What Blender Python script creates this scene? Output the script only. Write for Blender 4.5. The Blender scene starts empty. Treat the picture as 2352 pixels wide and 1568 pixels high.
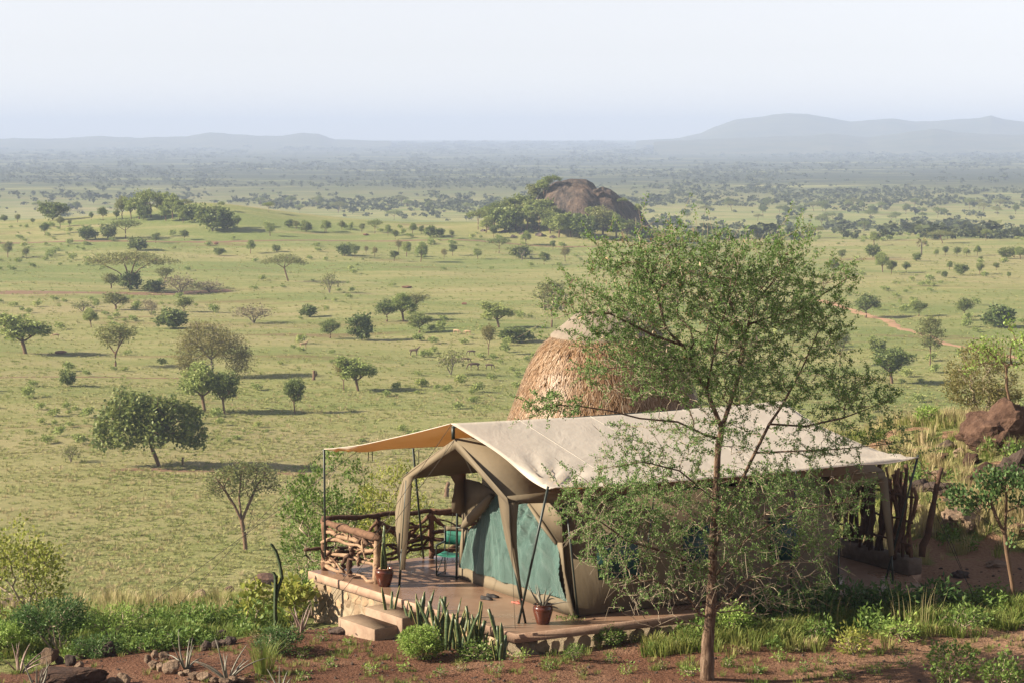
import bpy, bmesh, math
import numpy as np
from mathutils import Vector, noise as mnoise

# ------------------------------------------------------------------ camera, sky, sun, exposure
SC = bpy.context.scene
COL = SC.collection
F_PX, W_PX, H_PX, CAM_H, HORIZON = 5000.0, 2352.0, 1568.0, 8.8, 322.0
PITCH = math.atan((H_PX / 2 - HORIZON) / F_PX)
cam_d = bpy.data.cameras.new('camera')
cam_d.sensor_width = 36.0
cam_d.lens = 36.0 * F_PX / W_PX
cam_d.clip_start, cam_d.clip_end = 0.5, 60000.0
cam = bpy.data.objects.new('camera', cam_d)
COL.objects.link(cam)
cam.location = (0, 0, CAM_H)
cam.rotation_euler = (math.pi / 2 - PITCH, 0, 0)
SC.camera = cam

SUN_EL, SUN_AZ = math.radians(27.0), math.atan2(-0.97, -0.12)   # azimuth from +Y, to the left and a little behind the camera
sun_vec = Vector((math.sin(SUN_AZ) * math.cos(SUN_EL), math.cos(SUN_AZ) * math.cos(SUN_EL), math.sin(SUN_EL)))
world = bpy.data.worlds.new('World')
SC.world = world
world.use_nodes = True
wn = world.node_tree.nodes
wn.clear()
wo = wn.new('ShaderNodeOutputWorld')
bg = wn.new('ShaderNodeBackground')
sky = wn.new('ShaderNodeTexSky')
sky.sky_type = 'NISHITA'
sky.sun_disc = False
sky.sun_elevation = SUN_EL
sky.sun_rotation = SUN_AZ
sky.altitude = 2500.0
sky.air_density = 1.0
sky.dust_density = 1.0
sky.ozone_density = 1.5
bg.inputs['Strength'].default_value = 0.060
hs = wn.new('ShaderNodeHueSaturation')
hs.inputs['Saturation'].default_value = 0.28
world.node_tree.links.new(sky.outputs[0], hs.inputs['Color'])
tint = wn.new('ShaderNodeMix'); tint.data_type = 'RGBA'; tint.blend_type = 'MULTIPLY'; tint.inputs[0].default_value = 1.0
tint.inputs[7].default_value = (1.055, 0.99, 0.985, 1)
world.node_tree.links.new(hs.outputs[0], tint.inputs[6])
world.node_tree.links.new(tint.outputs[2], bg.inputs[0])
world.node_tree.links.new(bg.outputs[0], wo.inputs[0])
sun_d = bpy.data.lights.new('sun', 'SUN')
sun_d.energy = 5.0
sun_d.angle = math.radians(0.55)
sun_d.color = (1.0, 0.87, 0.68)
sun = bpy.data.objects.new('sun', sun_d)
COL.objects.link(sun)
sun.rotation_euler = sun_vec.to_track_quat('Z', 'Y').to_euler()
sun.location = (-60, -20, 80)
SC.view_settings.view_transform = 'Standard'
SC.view_settings.look = 'None'
SC.view_settings.gamma = 1.0
SC.view_settings.use_curve_mapping = False
SC.view_settings.exposure = 1.48
SC.render.engine = 'CYCLES'
SC.cycles.use_denoising = True
SC.cycles.max_bounces = 6
SC.cycles.diffuse_bounces = 3
SC.cycles.transparent_max_bounces = 6
SC.cycles.volume_bounces = 1
SC.cycles.use_adaptive_sampling = False

# ------------------------------------------------------------------ helpers
RNG = np.random.default_rng
CAMP = np.array([0.0, 0.0, CAM_H])
CP, SP = math.cos(PITCH), math.sin(PITCH)

def ray(x, y):
    a = (np.asarray(x, float) - W_PX / 2) / F_PX
    b = (H_PX / 2 - np.asarray(y, float)) / F_PX
    return np.stack([a + 0 * b, CP + b * SP, -SP + b * CP], -1)

def GZ(x, y, z=0.0):                    # a point of the level z
    d = ray(x, y)
    return CAMP + d * ((z - CAM_H) / d[2])

def GY(x, y, Y):                        # a point at depth Y
    d = ray(x, y)
    return CAMP + d * (Y / d[1])

def sstep(a, b, x):
    t = np.clip((np.asarray(x, float) - a) / (b - a), 0, 1)
    return t * t * (3 - 2 * t)

CTRL = np.array([(-9, 36, -0.62), (-9, 41, -0.85), (-9, 46, -1.2), (-4.6, 38, -0.52), (-4.9, 43, -0.86), (-3.9, 41.2, -0.54), (-3.3, 40.5, -0.45), (-2.6, 39.7, -0.45), (-1.6, 38.6, -0.54), (-0.8, 38.3, -0.48), (-2, 36.5, -0.48),
                 (0, 37.6, -0.34), (1.5, 36, -0.36), (4, 36.5, -0.34), (4, 39.6, -0.24), (8.5, 36, -0.25), (8.6, 41.3, -0.22), (9.4, 44, -0.2), (11, 45, 0.0),
                 (12, 49, 0.85), (13, 54, 1.25), (10, 52, 0.75), (12.5, 60, 1.3), (8.5, 57, 0.5), (3, 54, -0.3), (6, 47, -0.25), (-2, 46.8, -1.2), (15, 42, 0.1), (-20, 44, -1.6), (30, 50, 1.5), (1, 42, -0.6), (5, 44, -0.5)])
CY = (np.array([-60, -20, -9, -5, -2.5, 0, 2, 5, 9, 14, 40]), np.array([40, 44, 46.5, 46.6, 46.6, 48.5, 55, 60, 61, 63, 75.0]))
KX, KY = 20.0, 752.0                    # the rocky hill on the plain

def hgt(x, y):
    x = np.asarray(x, float); y = np.asarray(y, float)
    shp = np.broadcast_shapes(x.shape, y.shape)
    xf = np.broadcast_to(x, shp).ravel(); yf = np.broadcast_to(y, shp).ravel()
    hill = np.full(xf.shape, -500.0)
    ix = np.where((yf < 230) & (np.abs(xf) < 300))[0]
    if len(ix):
        xn, yn = xf[ix][:, None], yf[ix][:, None]
        ww = ((xn - CTRL[:, 0]) ** 2 + (yn - CTRL[:, 1]) ** 2 + 0.8) ** -1.6
        xn, yn = xf[ix], yf[ix]
        near = (ww @ CTRL[:, 2]) / ww.sum(1) + 7.0 * sstep(30, 3, yn)
        near = near + 0.05 * np.sin(xn * 1.7 + 0.6 * yn) * np.sin(yn * 1.3 - xn * 0.4)
        hill[ix] = near - 0.275 * 3.0 * np.logaddexp(0, (yn - np.interp(xn, *CY)) / 3.0) - 0.25 * np.maximum(0, np.abs(xn) - 45)
    hill = hill.reshape(shp)
    a = np.arctan2(x, np.maximum(y, 1.0))
    r = np.hypot(x, y)
    plain = -27.5 + 0.35 * np.sin(x * 0.031 + 1) * np.sin(y * 0.017) + 0.25 * np.sin(x * 0.11 + y * 0.05)
    lft = sstep(0.03, -0.03, a)
    plain = plain + (7.0 * lft + 4.2 * (1 - lft) * sstep(0.10, 0.05, a)) * np.exp(-((y - 775) / 95.0) ** 2)
    plain = plain + 7.0 * np.exp(-(((x + 110) / 40.0) ** 2 + ((y - 790) / 55.0) ** 2))
    plain = plain - 12.5 * sstep(760, 1250, y)
    plain = plain + 8.0 * np.exp(-(((x - KX) / 26.0) ** 2 + ((y - KY) / 24.0) ** 2) ** 1.3)
    plain = plain + 47.0 * sstep(3800, 15000, r)
    return np.logaddexp(plain / 1.5, hill / 1.5) * 1.5

def GH(x, y):                           # where the line of sight through a picture point meets the ground (arrays)
    d = ray(np.atleast_1d(np.asarray(x, float)), np.atleast_1d(np.asarray(y, float)))
    t = np.full(len(d), 33.0); done = np.zeros(len(d), bool); prev = t.copy()
    for _ in range(300):
        p = CAMP + d * t[:, None]
        below = p[:, 2] < hgt(p[:, 0], p[:, 1])
        done |= below
        if done.all() or t.min() > 16000: break
        prev = np.where(done, prev, t)
        t = np.where(done, t, np.where(t < 70, t + 0.5, t * 1.025))
    lo, hi = prev, t
    for _ in range(18):
        m = (lo + hi) / 2
        p = CAMP + d * m[:, None]
        b = p[:, 2] < hgt(p[:, 0], p[:, 1])
        hi = np.where(b, m, hi); lo = np.where(b, lo, m)
    p = CAMP + d * hi[:, None]
    p[:, 2] = hgt(p[:, 0], p[:, 1])
    return p

def unit(v):
    v = np.asarray(v, float)
    return v / np.maximum(np.linalg.norm(v, axis=-1, keepdims=True), 1e-9)

class MB:                               # collects geometry of one mesh
    def __init__(self):
        self.v = []; self.q = []; self.t = []; self.n = 0; self.ng = []
    def add(self, v, q=None, t=None):
        v = np.asarray(v, float).reshape(-1, 3)
        if q is not None and len(q): self.q.append(np.asarray(q, int).reshape(-1, 4) + self.n)
        if t is not None and len(t): self.t.append(np.asarray(t, int).reshape(-1, 3) + self.n)
        self.v.append(v); self.n += len(v)
        return self
    def poly(self, pts):
        pts = np.asarray(pts, float)
        self.ng.append([self.n + i for i in range(len(pts))])
        self.v.append(pts); self.n += len(pts)
        return self
    def tube(self, pts, rad, n=6, cap=True):
        p = np.asarray(pts, float); m = len(p)
        r = np.broadcast_to(np.asarray(rad, float), (m,))
        tg = np.empty_like(p); tg[1:-1] = p[2:] - p[:-2]; tg[0] = p[1] - p[0]; tg[-1] = p[-1] - p[-2]
        tg = unit(tg)
        ref = np.array([0, 0, 1.0]) if abs(tg[:, 2]).mean() < 0.8 else np.array([1.0, 0.2, 0])
        a = unit(np.cross(tg, ref)); b = np.cross(tg, a)
        ang = np.arange(n) * 2 * math.pi / n
        ring = p[:, None, :] + r[:, None, None] * (np.cos(ang)[None, :, None] * a[:, None, :] + np.sin(ang)[None, :, None] * b[:, None, :])
        i = np.arange(m - 1)[:, None] * n; j = np.arange(n)[None, :]; k = (j + 1) % n
        q = np.stack([i + j, i + k, i + n + k, i + n + j], -1).reshape(-1, 4)
        base = self.n
        self.add(ring.reshape(-1, 3), q)
        if cap:
            self.ng.append([base + x for x in range(n)][::-1])
            self.ng.append([base + (m - 1) * n + x for x in range(n)])
        return self
    def box(self, c, s, ax=None):
        c = np.asarray(c, float); s = np.asarray(s, float) / 2
        ax = np.eye(3) if ax is None else np.asarray(ax, float)
        sg = np.array([(x, y, z) for z in (-1, 1) for y in (-1, 1) for x in (-1, 1)], float)
        self.add(c + (sg * s) @ ax, [(0, 2, 3, 1), (4, 5, 7, 6), (0, 1, 5, 4), (2, 6, 7, 3), (0, 4, 6, 2), (1, 3, 7, 5)])
        return self
    def leaves(self, quads):
        quads = np.asarray(quads, float).reshape(-1, 4, 3)
        self.add(quads.reshape(-1, 3), np.arange(len(quads) * 4).reshape(-1, 4))
        return self
    def grid(self, P, wrap=False):      # P: rows x cols x 3
        m, n = P.shape[:2]
        i = np.arange(m - 1)[:, None] * n; j = np.arange(n if wrap else n - 1)[None, :]; k = (j + 1) % n
        self.add(P.reshape(-1, 3), np.stack([i + j, i + k, i + n + k, i + n + j], -1).reshape(-1, 4))
        return self
    def mesh(self, name, origin=(0, 0, 0), smooth=False):
        v = (np.concatenate(self.v) if self.v else np.zeros((0, 3))) - np.asarray(origin, float)
        me = bpy.data.meshes.new(name)
        q = np.concatenate(self.q) if self.q else np.zeros((0, 4), int)
        t = np.concatenate(self.t) if self.t else np.zeros((0, 3), int)
        ngl = np.array([i for f in self.ng for i in f], int); ngc = np.array([len(f) for f in self.ng], int)
        cnt = np.concatenate([np.full(len(q), 4), np.full(len(t), 3), ngc]).astype(np.int32)
        lp = np.concatenate([q.ravel(), t.ravel(), ngl]).astype(np.int32)
        me.vertices.add(len(v)); me.vertices.foreach_set('co', v.astype(np.float32).ravel())
        me.loops.add(len(lp)); me.loops.foreach_set('vertex_index', lp)
        me.polygons.add(len(cnt))
        me.polygons.foreach_set('loop_start', np.concatenate([[0], np.cumsum(cnt)[:-1]]).astype(np.int32))
        me.polygons.foreach_set('loop_total', cnt)
        if smooth: me.polygons.foreach_set('use_smooth', np.ones(len(cnt), bool))
        me.update(calc_edges=True); me.validate()
        return me

def tag(o, label=None, cat=None, group=None, kind=None):
    if label: o['label'] = label
    if cat: o['category'] = cat
    if group: o['group'] = group
    if kind: o['kind'] = kind
    return o

def obj(name, mesh, mat=None, parent=None, loc=None):
    o = bpy.data.objects.new(name, mesh)
    COL.objects.link(o)
    if mat and mesh and not mesh.materials: mesh.materials.append(mat)
    if parent: o.parent = parent
    if loc is not None: o.location = loc
    return o

def thing(name, label, cat, loc=(0, 0, 0), group=None):
    o = bpy.data.objects.new(name, None)
    o.empty_display_size = 0.2
    COL.objects.link(o); o.location = loc
    return tag(o, label, cat, group)

def part(root, name, mb, mat, smooth=False, label=None, kind=None, thick=None, up=None):
    """mb is in world space; root is an Empty (or a part of it) without rotation"""
    top = root
    while top.parent: top = top.parent
    o = obj(name, mb.mesh(name, tuple(top.location), smooth), mat, root)
    if thick:
        m = o.modifiers.new('solid', 'SOLIDIFY'); m.thickness = thick; m.offset = 0
    return tag(o, label, None, None, kind)

def solo(name, mb, mat, label, cat, loc, group=None, smooth=False, kind=None):
    o = obj(name, mb.mesh(name, loc, smooth), mat, None, loc)
    return tag(o, label, cat, group, kind)

def dup(root, loc, rz=0.0, scale=(1, 1, 1), label=None, group=None):
    r = root.copy(); COL.objects.link(r)
    r.location = loc; r.rotation_euler = (0, 0, rz); r.scale = scale
    if label: r['label'] = label
    if group: r['group'] = group
    for ch in root.children:
        c = ch.copy(); COL.objects.link(c); c.parent = r
        for g in ch.children:
            d = g.copy(); COL.objects.link(d); d.parent = c
    return r

# ------------------------------------------------------------------ materials
class NT:
    def __init__(self, name):
        self.m = bpy.data.materials.new(name); self.m.use_nodes = True
        self.t = self.m.node_tree; self.t.nodes.clear()
        self.out = self.n('ShaderNodeOutputMaterial')
    def n(self, typ, **kw):
        nd = self.t.nodes.new(typ)
        for k, v in kw.items(): setattr(nd, k, v)
        return nd
    def l(self, a, b): self.t.links.new(a, b)
    def pos(self, obj_space=True, scale=(1, 1, 1)):
        if obj_space: s = self.n('ShaderNodeTexCoord').outputs['Object']
        else: s = self.n('ShaderNodeNewGeometry').outputs['Position']
        mp = self.n('ShaderNodeMapping'); mp.inputs['Scale'].default_value = scale
        self.l(s, mp.inputs['Vector'])
        return mp.outputs[0]
    def noise(self, vec, scale, detail=4.0, rough=0.6, dist=0.0):
        nd = self.n('ShaderNodeTexNoise')
        nd.inputs['Scale'].default_value = scale; nd.inputs['Detail'].default_value = detail
        nd.inputs['Roughness'].default_value = rough; nd.inputs['Distortion'].default_value = dist
        self.l(vec, nd.inputs['Vector'])
        return nd.outputs['Fac']
    def ramp(self, fac, stops):
        r = self.n('ShaderNodeValToRGB')
        el = r.color_ramp.elements
        while len(el) < len(stops): el.new(0.5)
        for e, (p, c) in zip(el, stops):
            e.position = p; e.color = (*c, 1) if len(c) == 3 else c
        self.l(fac, r.inputs['Fac'])
        return r.outputs['Color']
    def mix(self, fac, a, b, mode='MIX'):
        m = self.n('ShaderNodeMix', data_type='RGBA', blend_type=mode)
        for s, v in ((m.inputs[0], fac), (m.inputs[6], a), (m.inputs[7], b)):
            if isinstance(v, (int, float)): s.default_value = v
            elif isinstance(v, tuple): s.default_value = (*v, 1)
            else: self.l(v, s)
        return m.outputs[2]
    def math(self, op, a, b=0.0, clamp=False):
        m = self.n('ShaderNodeMath', operation=op, use_clamp=clamp)
        for s, v in ((m.inputs[0], a), (m.inputs[1], b)):
            if isinstance(v, (int, float)): s.default_value = v
            else: self.l(v, s)
        return m.outputs[0]
    def bump(self, h, strength=0.5, dist=0.05, normal=None):
        b = self.n('ShaderNodeBump'); b.inputs['Strength'].default_value = strength; b.inputs['Distance'].default_value = dist
        self.l(h, b.inputs['Height'])
        if normal is not None: self.l(normal, b.inputs['Normal'])
        return b.outputs[0]
    def bsdf(self, color, rough=0.8, spec=0.3, normal=None, metal=0.0, alpha=None, link=True):
        b = self.n('ShaderNodeBsdfPrincipled')
        if isinstance(color, tuple): b.inputs['Base Color'].default_value = (*color, 1)
        else: self.l(color, b.inputs['Base Color'])
        if isinstance(rough, (int, float)): b.inputs['Roughness'].default_value = rough
        else: self.l(rough, b.inputs['Roughness'])
        b.inputs['Specular IOR Level'].default_value = spec
        b.inputs['Metallic'].default_value = metal
        if normal is not None: self.l(normal, b.inputs['Normal'])
        if alpha is not None: self.l(alpha, b.inputs['Alpha'])
        if link: self.l(b.outputs[0], self.out.inputs[0])
        return b.outputs[0]
    def translucent(self, shader, color, fac):
        t = self.n('ShaderNodeBsdfTranslucent'); m = self.n('ShaderNodeMixShader')
        if isinstance(color, tuple): t.inputs[0].default_value = (*color, 1)
        else: self.l(color, t.inputs[0])
        m.inputs[0].default_value = fac
        self.l(shader, m.inputs[1]); self.l(t.outputs[0], m.inputs[2]); self.l(m.outputs[0], self.out.inputs[0])

def mat_leaf(name, a, b, c=None, trans=0.3, rough=0.55, spec=0.25, objvar=0.35):
    k = NT(name)
    g = k.n('ShaderNodeNewGeometry'); oi = k.n('ShaderNodeObjectInfo')
    f = k.math('MULTIPLY', oi.outputs['Random'], objvar)
    f = k.math('ADD', k.math('MULTIPLY', g.outputs['Random Per Island'], 1 - objvar), f)
    col = k.ramp(f, [(0.0, a), (0.55, b), (1.0, c or b)])
    s = k.bsdf(col, rough, spec, link=False)
    k.translucent(s, col, trans)
    return k.m

def mat_simple(name, a, b, scale=6.0, rough=0.8, bump=0.3, bscale=None, spec=0.25, stretch=(1, 1, 1), dist=0.02):
    k = NT(name)
    v = k.pos(True, stretch)
    n1 = k.noise(v, scale, 5, 0.65)
    col = k.ramp(n1, [(0.25, a), (0.75, b)])
    nrm = k.bump(k.noise(v, bscale or scale * 3, 6, 0.7), bump, dist)
    k.bsdf(col, rough, spec, nrm)
    return k.m

# ------------------------------------------------------------------ branching and foliage
def leafquads(rng, P, L, asp=0.5, upb=0.0, dirs=None, spread=1.0):
    P = np.asarray(P, float); n = len(P)
    d = rng.normal(size=(n, 3))
    if dirs is not None: d = d * spread + dirs
    d[:, 2] += upb
    d = unit(d)
    nn = rng.normal(size=(n, 3)); nn[:, 2] += 0.8
    w = unit(np.cross(d, nn))
    L = np.asarray(L) * rng.uniform(0.7, 1.3, n)
    d = d * L[:, None]; w = w * (L * asp * 0.5)[:, None]
    return np.stack([P, P + d * 0.5 + w, P + d, P + d * 0.5 - w], 1)

def grow(rng, lines, targets, k=0.3, step=0.35, jit=0.12, sag=0.0):
    pos = []; par = []; plen = []; drc = []
    def chain(pts, p0):
        for q in pts:
            q = np.asarray(q, float)
            if p0 < 0: plen.append(0.0); drc.append(np.array([0, 0, 1.0]))
            else:
                v = q - pos[p0]; l = np.linalg.norm(v)
                plen.append(plen[p0] + l); drc.append(v / max(l, 1e-6))
            pos.append(q); par.append(p0); p0 = len(pos) - 1
        return p0
    for i, ln in enumerate(lines):
        ln = [np.asarray(q, float) for q in ln]
        dn = []
        for a, b in zip(ln[:-1], ln[1:]):
            m = max(1, int(np.linalg.norm(b - a) / step))
            dn += [a + (b - a) * t / m for t in range(m)]
        dn.append(ln[-1])
        if i == 0: chain(dn, -1)
        else:
            j = int(np.argmin(np.linalg.norm(np.array(pos) - dn[0], axis=1)))
            chain(dn[1:], j)
    targets = np.asarray(targets, float)
    if len(targets):
        P0 = np.array(pos)
        d0 = np.min(np.linalg.norm(targets[:, None, :] - P0[None], axis=2), axis=1)
        buf = np.zeros((len(pos) + len(targets) * 40, 3)); pl = np.zeros(len(buf)); n = len(pos)
        buf[:n] = P0; pl[:n] = plen
        for ti in np.argsort(d0 + rng.normal(size=len(d0)) * 0.15 * d0.mean()):
            t = targets[ti]
            j = int(np.argmin(np.linalg.norm(buf[:n] - t, axis=1) + k * pl[:n]))
            a = buf[j]; D = np.linalg.norm(t - a)
            if D < step * 0.25: continue
            m = min(38, max(1, int(round(D / step))))
            out = a + drc[j] * D * 0.35
            pts = []
            for s in range(1, m + 1):
                u = s / m
                q = (1 - u) ** 2 * a + 2 * u * (1 - u) * (out * 0.6 + (a + t) / 2 * 0.4) + u * u * t
                if s < m: q = q + rng.normal(size=3) * jit * step
                q = q + np.array([0, 0, -sag * D * u * (1 - u)])
                pts.append(q)
            chain(pts, j)
            e = len(pos)
            buf[n:e] = pos[n:e]; pl[n:e] = plen[n:e]; n = e
    pos = np.array(pos); par = np.array(par)
    cnt = np.zeros(len(pos)); kids = np.zeros(len(pos), int)
    for i in range(len(pos) - 1, -1, -1):
        if kids[i] == 0: cnt[i] = 1
        if par[i] >= 0: cnt[par[i]] += cnt[i]; kids[par[i]] += 1
    return pos, par, cnt, kids

def skin(mb, pos, par, rad, sides=(3, 7), rmin=0.0, thin=None, thr=0.0):
    n = len(pos); heavy = np.full(n, -1)
    ch = [[] for _ in range(n)]
    for i in range(n):
        if par[i] >= 0: ch[par[i]].append(i)
    for i in range(n):
        if ch[i]: heavy[i] = max(ch[i], key=lambda c: rad[c])
    R = rad.max()
    for i in range(n):
        if par[i] < 0 or heavy[par[i]] != i:
            idx = [i]
            while heavy[idx[-1]] >= 0: idx.append(int(heavy[idx[-1]]))
            pts = [pos[j] for j in idx]; rr = [rad[j] for j in idx]
            if par[i] >= 0:
                pts.insert(0, pos[par[i]]); rr.insert(0, min(rad[par[i]], rad[i] * 1.15))
            if len(pts) < 2 or max(rr) < rmin: continue
            rr[-1] *= 0.5
            (thin if thin is not None and max(rr) < thr else mb).tube(pts, rr, sides[1] if max(rr) > R * 0.2 else sides[0], cap=False)
    return mb

def in_lobes(rng, n, lobes, shell=0.0):
    """points in ellipsoids (cx, cy, cz, rx, ry, rz); shell pushes them outward"""
    lobes = np.asarray(lobes, float)
    w = lobes[:, 3] * lobes[:, 4] * lobes[:, 5]; w = w ** 0.75
    i = rng.choice(len(lobes), n, p=w / w.sum())
    d = unit(rng.normal(size=(n, 3)))
    r = rng.uniform(shell ** 3, 1, n) ** (1 / 3)
    return lobes[i, :3] + d * r[:, None] * lobes[i, 3:]

def rock_mesh(rng, size, sub=3, amp=0.28, freq=1.3, flat=0.0):
    bm = bmesh.new()
    bmesh.ops.create_icosphere(bm, subdivisions=sub, radius=1.0)
    off = Vector(rng.uniform(-50, 50, 3))
    cuts = [(unit(rng.normal(size=3)), rng.uniform(0.55, 0.9)) for _ in range(9)]
    for v in bm.verts:
        p = np.array(v.co)
        for c, dd in cuts:
            e = p @ c - dd
            if e > 0: p = p - c * e * 0.85
        n = mnoise.fractal(Vector(p) * freq + off, 0.9, 2.1, 5)
        p = p * (1 + amp * n)
        if flat and p[2] < -flat: p[2] = -flat + (p[2] + flat) * 0.2
        v.co = Vector(p * np.asarray(size))
    me = bpy.data.meshes.new('rock')
    bm.to_mesh(me); bm.free()
    return me
# ------------------------------------------------------------------ the ground
def vnoise(x, y, s, seed=0):            # cheap smooth value noise for masks
    r = RNG(seed); T = r.uniform(0, 1, (64, 64))
    u = np.asarray(x, float) / s; v = np.asarray(y, float) / s
    i = np.floor(u).astype(int); j = np.floor(v).astype(int); a = u - i; b = v - j
    a = a * a * (3 - 2 * a); b = b * b * (3 - 2 * b)
    g = lambda p, q: T[(i + p) % 64, (j + q) % 64]
    return (g(0, 0) * (1 - a) + g(1, 0) * a) * (1 - b) + (g(0, 1) * (1 - a) + g(1, 1) * a) * b

def soilmask(x, y):
    n = vnoise(x, y, 0.9, 3) * 0.6 + vnoise(x, y, 0.35, 4) * 0.4
    lim = np.interp(x, [-12, -6, -4.5, -1, 2, 9, 12], [38.0, 40.2, 42.4, 45.0, 45.0, 45.6, 46])
    m = sstep(lim + 0.9, lim - 0.5, y + (n - 0.5) * 2.2)
    strip = np.exp(-((y - np.interp(x, [2, 10], [39.2, 41.2])) / 0.8) ** 2) * sstep(2.5, 4, x)
    m = m * (1 - 0.75 * strip)
    slope = sstep(7.5, 9.5, x) * sstep(64, 58, y) * sstep(44, 46, y) * sstep(0.45, 0.7, n) * 0.8
    return np.clip(np.maximum(m, slope), 0, 1)

def build_ground():
    az = np.concatenate([np.linspace(-1.15, -0.42, 26)[:-1], np.linspace(-0.42, 0.42, 300), np.linspace(0.42, 1.15, 26)[1:]])
    rr = np.concatenate([np.linspace(4, 30, 14)[:-1], np.linspace(30, 64, 150)[:-1], np.geomspace(64, 14000, 210)])
    A, R = np.meshgrid(az, rr)
    X, Y = R * np.sin(A), R * np.cos(A)
    P = np.stack([X, Y, hgt(X, Y)], -1)
    mb = MB().grid(P[:, ::-1])
    me = mb.mesh('ground', smooth=True)
    co = np.zeros(len(me.vertices) * 3, np.float32); me.vertices.foreach_get('co', co); co = co.reshape(-1, 3)
    at = me.attributes.new('soil', 'FLOAT', 'POINT'); at.data.foreach_set('value', soilmask(co[:, 0], co[:, 1]).astype(np.float32))
    k = NT('ground')
    g = k.pos(True)
    gl = k.pos(True, (0.35, 1.0, 1.0))
    big = k.noise(k.pos(True, (0.4, 1, 1)), 0.022, 5, 0.65)
    mid = k.noise(gl, 0.11, 5, 0.65)
    tus = k.noise(g, 0.75, 7, 0.78)
    grass = k.ramp(mid, [(0.28, (0.168, 0.191, 0.059)), (0.46, (0.225, 0.231, 0.086)), (0.62, (0.280, 0.260, 0.119)), (0.78, (0.297, 0.233, 0.135))])
    grass = k.mix(k.math('MULTIPLY', k.ramp(big, [(0.30, (1, 1, 1)), (0.46, (0, 0, 0))]), 0.85), grass, (0.297, 0.256, 0.135))
    grass = k.mix(k.math('MULTIPLY', k.ramp(big, [(0.48, (0, 0, 0)), (0.60, (1, 1, 1))]), 0.9), grass, (0.150, 0.191, 0.056))
    grass = k.mix(k.ramp(tus, [(0.50, (0.000, 0.000, 0.000)), (0.66, (0.430, 0.465, 0.450))]), grass, (0.335, 0.307, 0.158))
    grass = k.mix(k.ramp(tus, [(0.34, (0.516, 0.558, 0.540)), (0.47, (0, 0, 0))]), grass, (0.129, 0.163, 0.047))
    earth = k.ramp(k.noise(gl, 0.045, 5, 0.7, 0.6), [(0.58, (0, 0, 0)), (0.68, (0.75, 0.75, 0.75))])
    grass = k.mix(k.math('MULTIPLY', earth, 0.8), grass, (0.165, 0.100, 0.055))
    s1 = k.noise(g, 0.55, 5, 0.6)
    s2 = k.noise(g, 14.0, 5, 0.75)
    soil = k.ramp(s1, [(0.3, (0.130, 0.062, 0.039)), (0.55, (0.190, 0.100, 0.065)), (0.75, (0.285, 0.175, 0.118))])
    sx = k.n('ShaderNodeSeparateXYZ'); k.l(g, sx.inputs[0])
    sandy = k.n('ShaderNodeMapRange'); sandy.inputs[1].default_value = 3.5; sandy.inputs[2].default_value = 9.0
    k.l(sx.outputs[0], sandy.inputs[0])
    soil = k.mix(k.math('MULTIPLY', sandy.outputs[0], 0.75), soil, (0.400, 0.255, 0.165))
    soil = k.mix(k.ramp(s2, [(0.3, (0.55, 0.55, 0.55)), (0.6, (0, 0, 0))]), soil, (0.090, 0.035, 0.018))
    at = k.n('ShaderNodeAttribute', attribute_name='soil')
    f = k.math('ADD', at.outputs['Fac'], k.math('MULTIPLY', k.math('SUBTRACT', k.noise(g, 3.0, 5, 0.7), 0.5), 0.9))
    f = k.ramp(f, [(0.42, (0, 0, 0)), (0.58, (1, 1, 1))])
    far = k.n('ShaderNodeMapRange'); far.inputs[1].default_value = 1400; far.inputs[2].default_value = 2600
    k.l(sx.outputs[1], far.inputs[0])
    wood = k.ramp(k.noise(k.pos(True, (0.35, 1, 1)), 0.006, 8, 0.75), [(0.52, (1, 1, 1)), (0.64, (0, 0, 0))])
    col = k.mix(k.math('MULTIPLY', far.outputs[0], k.math('MULTIPLY', wood, 0.95)), grass, (0.030, 0.040, 0.022))
    col = k.mix(f, col, soil)
    h = k.math('ADD', k.math('MULTIPLY', k.noise(g, 3.5, 5, 0.75), 0.6), k.math('MULTIPLY', s2, 0.25))
    nrm = k.bump(k.math('ADD', h, k.math('MULTIPLY', tus, 1.2)), 1.0, 0.28)
    k.bsdf(col, 0.95, 0.1, nrm)
    o = obj('ground', me, k.m)
    tag(o, 'grassy savanna plain falling away from the red soil hilltop', None, None, 'structure')
    return o
ground = build_ground()

def strip(name, pts, width, mat, label, seed=0, lift=0.03):
    """a path laid on the ground along plan points"""
    p = np.asarray(pts, float); rng = RNG(seed)
    dn = []
    for a, b in zip(p[:-1], p[1:]):
        m = max(2, int(np.linalg.norm(b - a) / max(1.0, width * 0.8)))
        dn += [a + (b - a) * t / m for t in range(m)]
    dn = np.array(dn + [p[-1]])
    tg = unit(np.gradient(dn, axis=0)); nn = np.stack([-tg[:, 1], tg[:, 0]], -1)
    wob = np.convolve(rng.normal(size=len(dn) + 8), np.ones(9) / 9, 'valid')[:len(dn), None] * width * 0.9
    w = width * (0.5 + 0.22 * np.convolve(rng.normal(size=len(dn) + 2), np.ones(3) / 3, 'valid')[:len(dn), None])
    cols = []
    for s in (-1, -0.33, 0.33, 1):
        c = dn + nn * (w * s + wob)
        cols.append(np.stack([c[:, 0], c[:, 1], hgt(c[:, 0], c[:, 1]) + (lift if abs(s) < 1 else lift * 0.3)], -1))
    o = obj(name, MB().grid(np.stack(cols, 1)).mesh(name, smooth=True), mat)
    return tag(o, label, None, None, 'structure')

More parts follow.
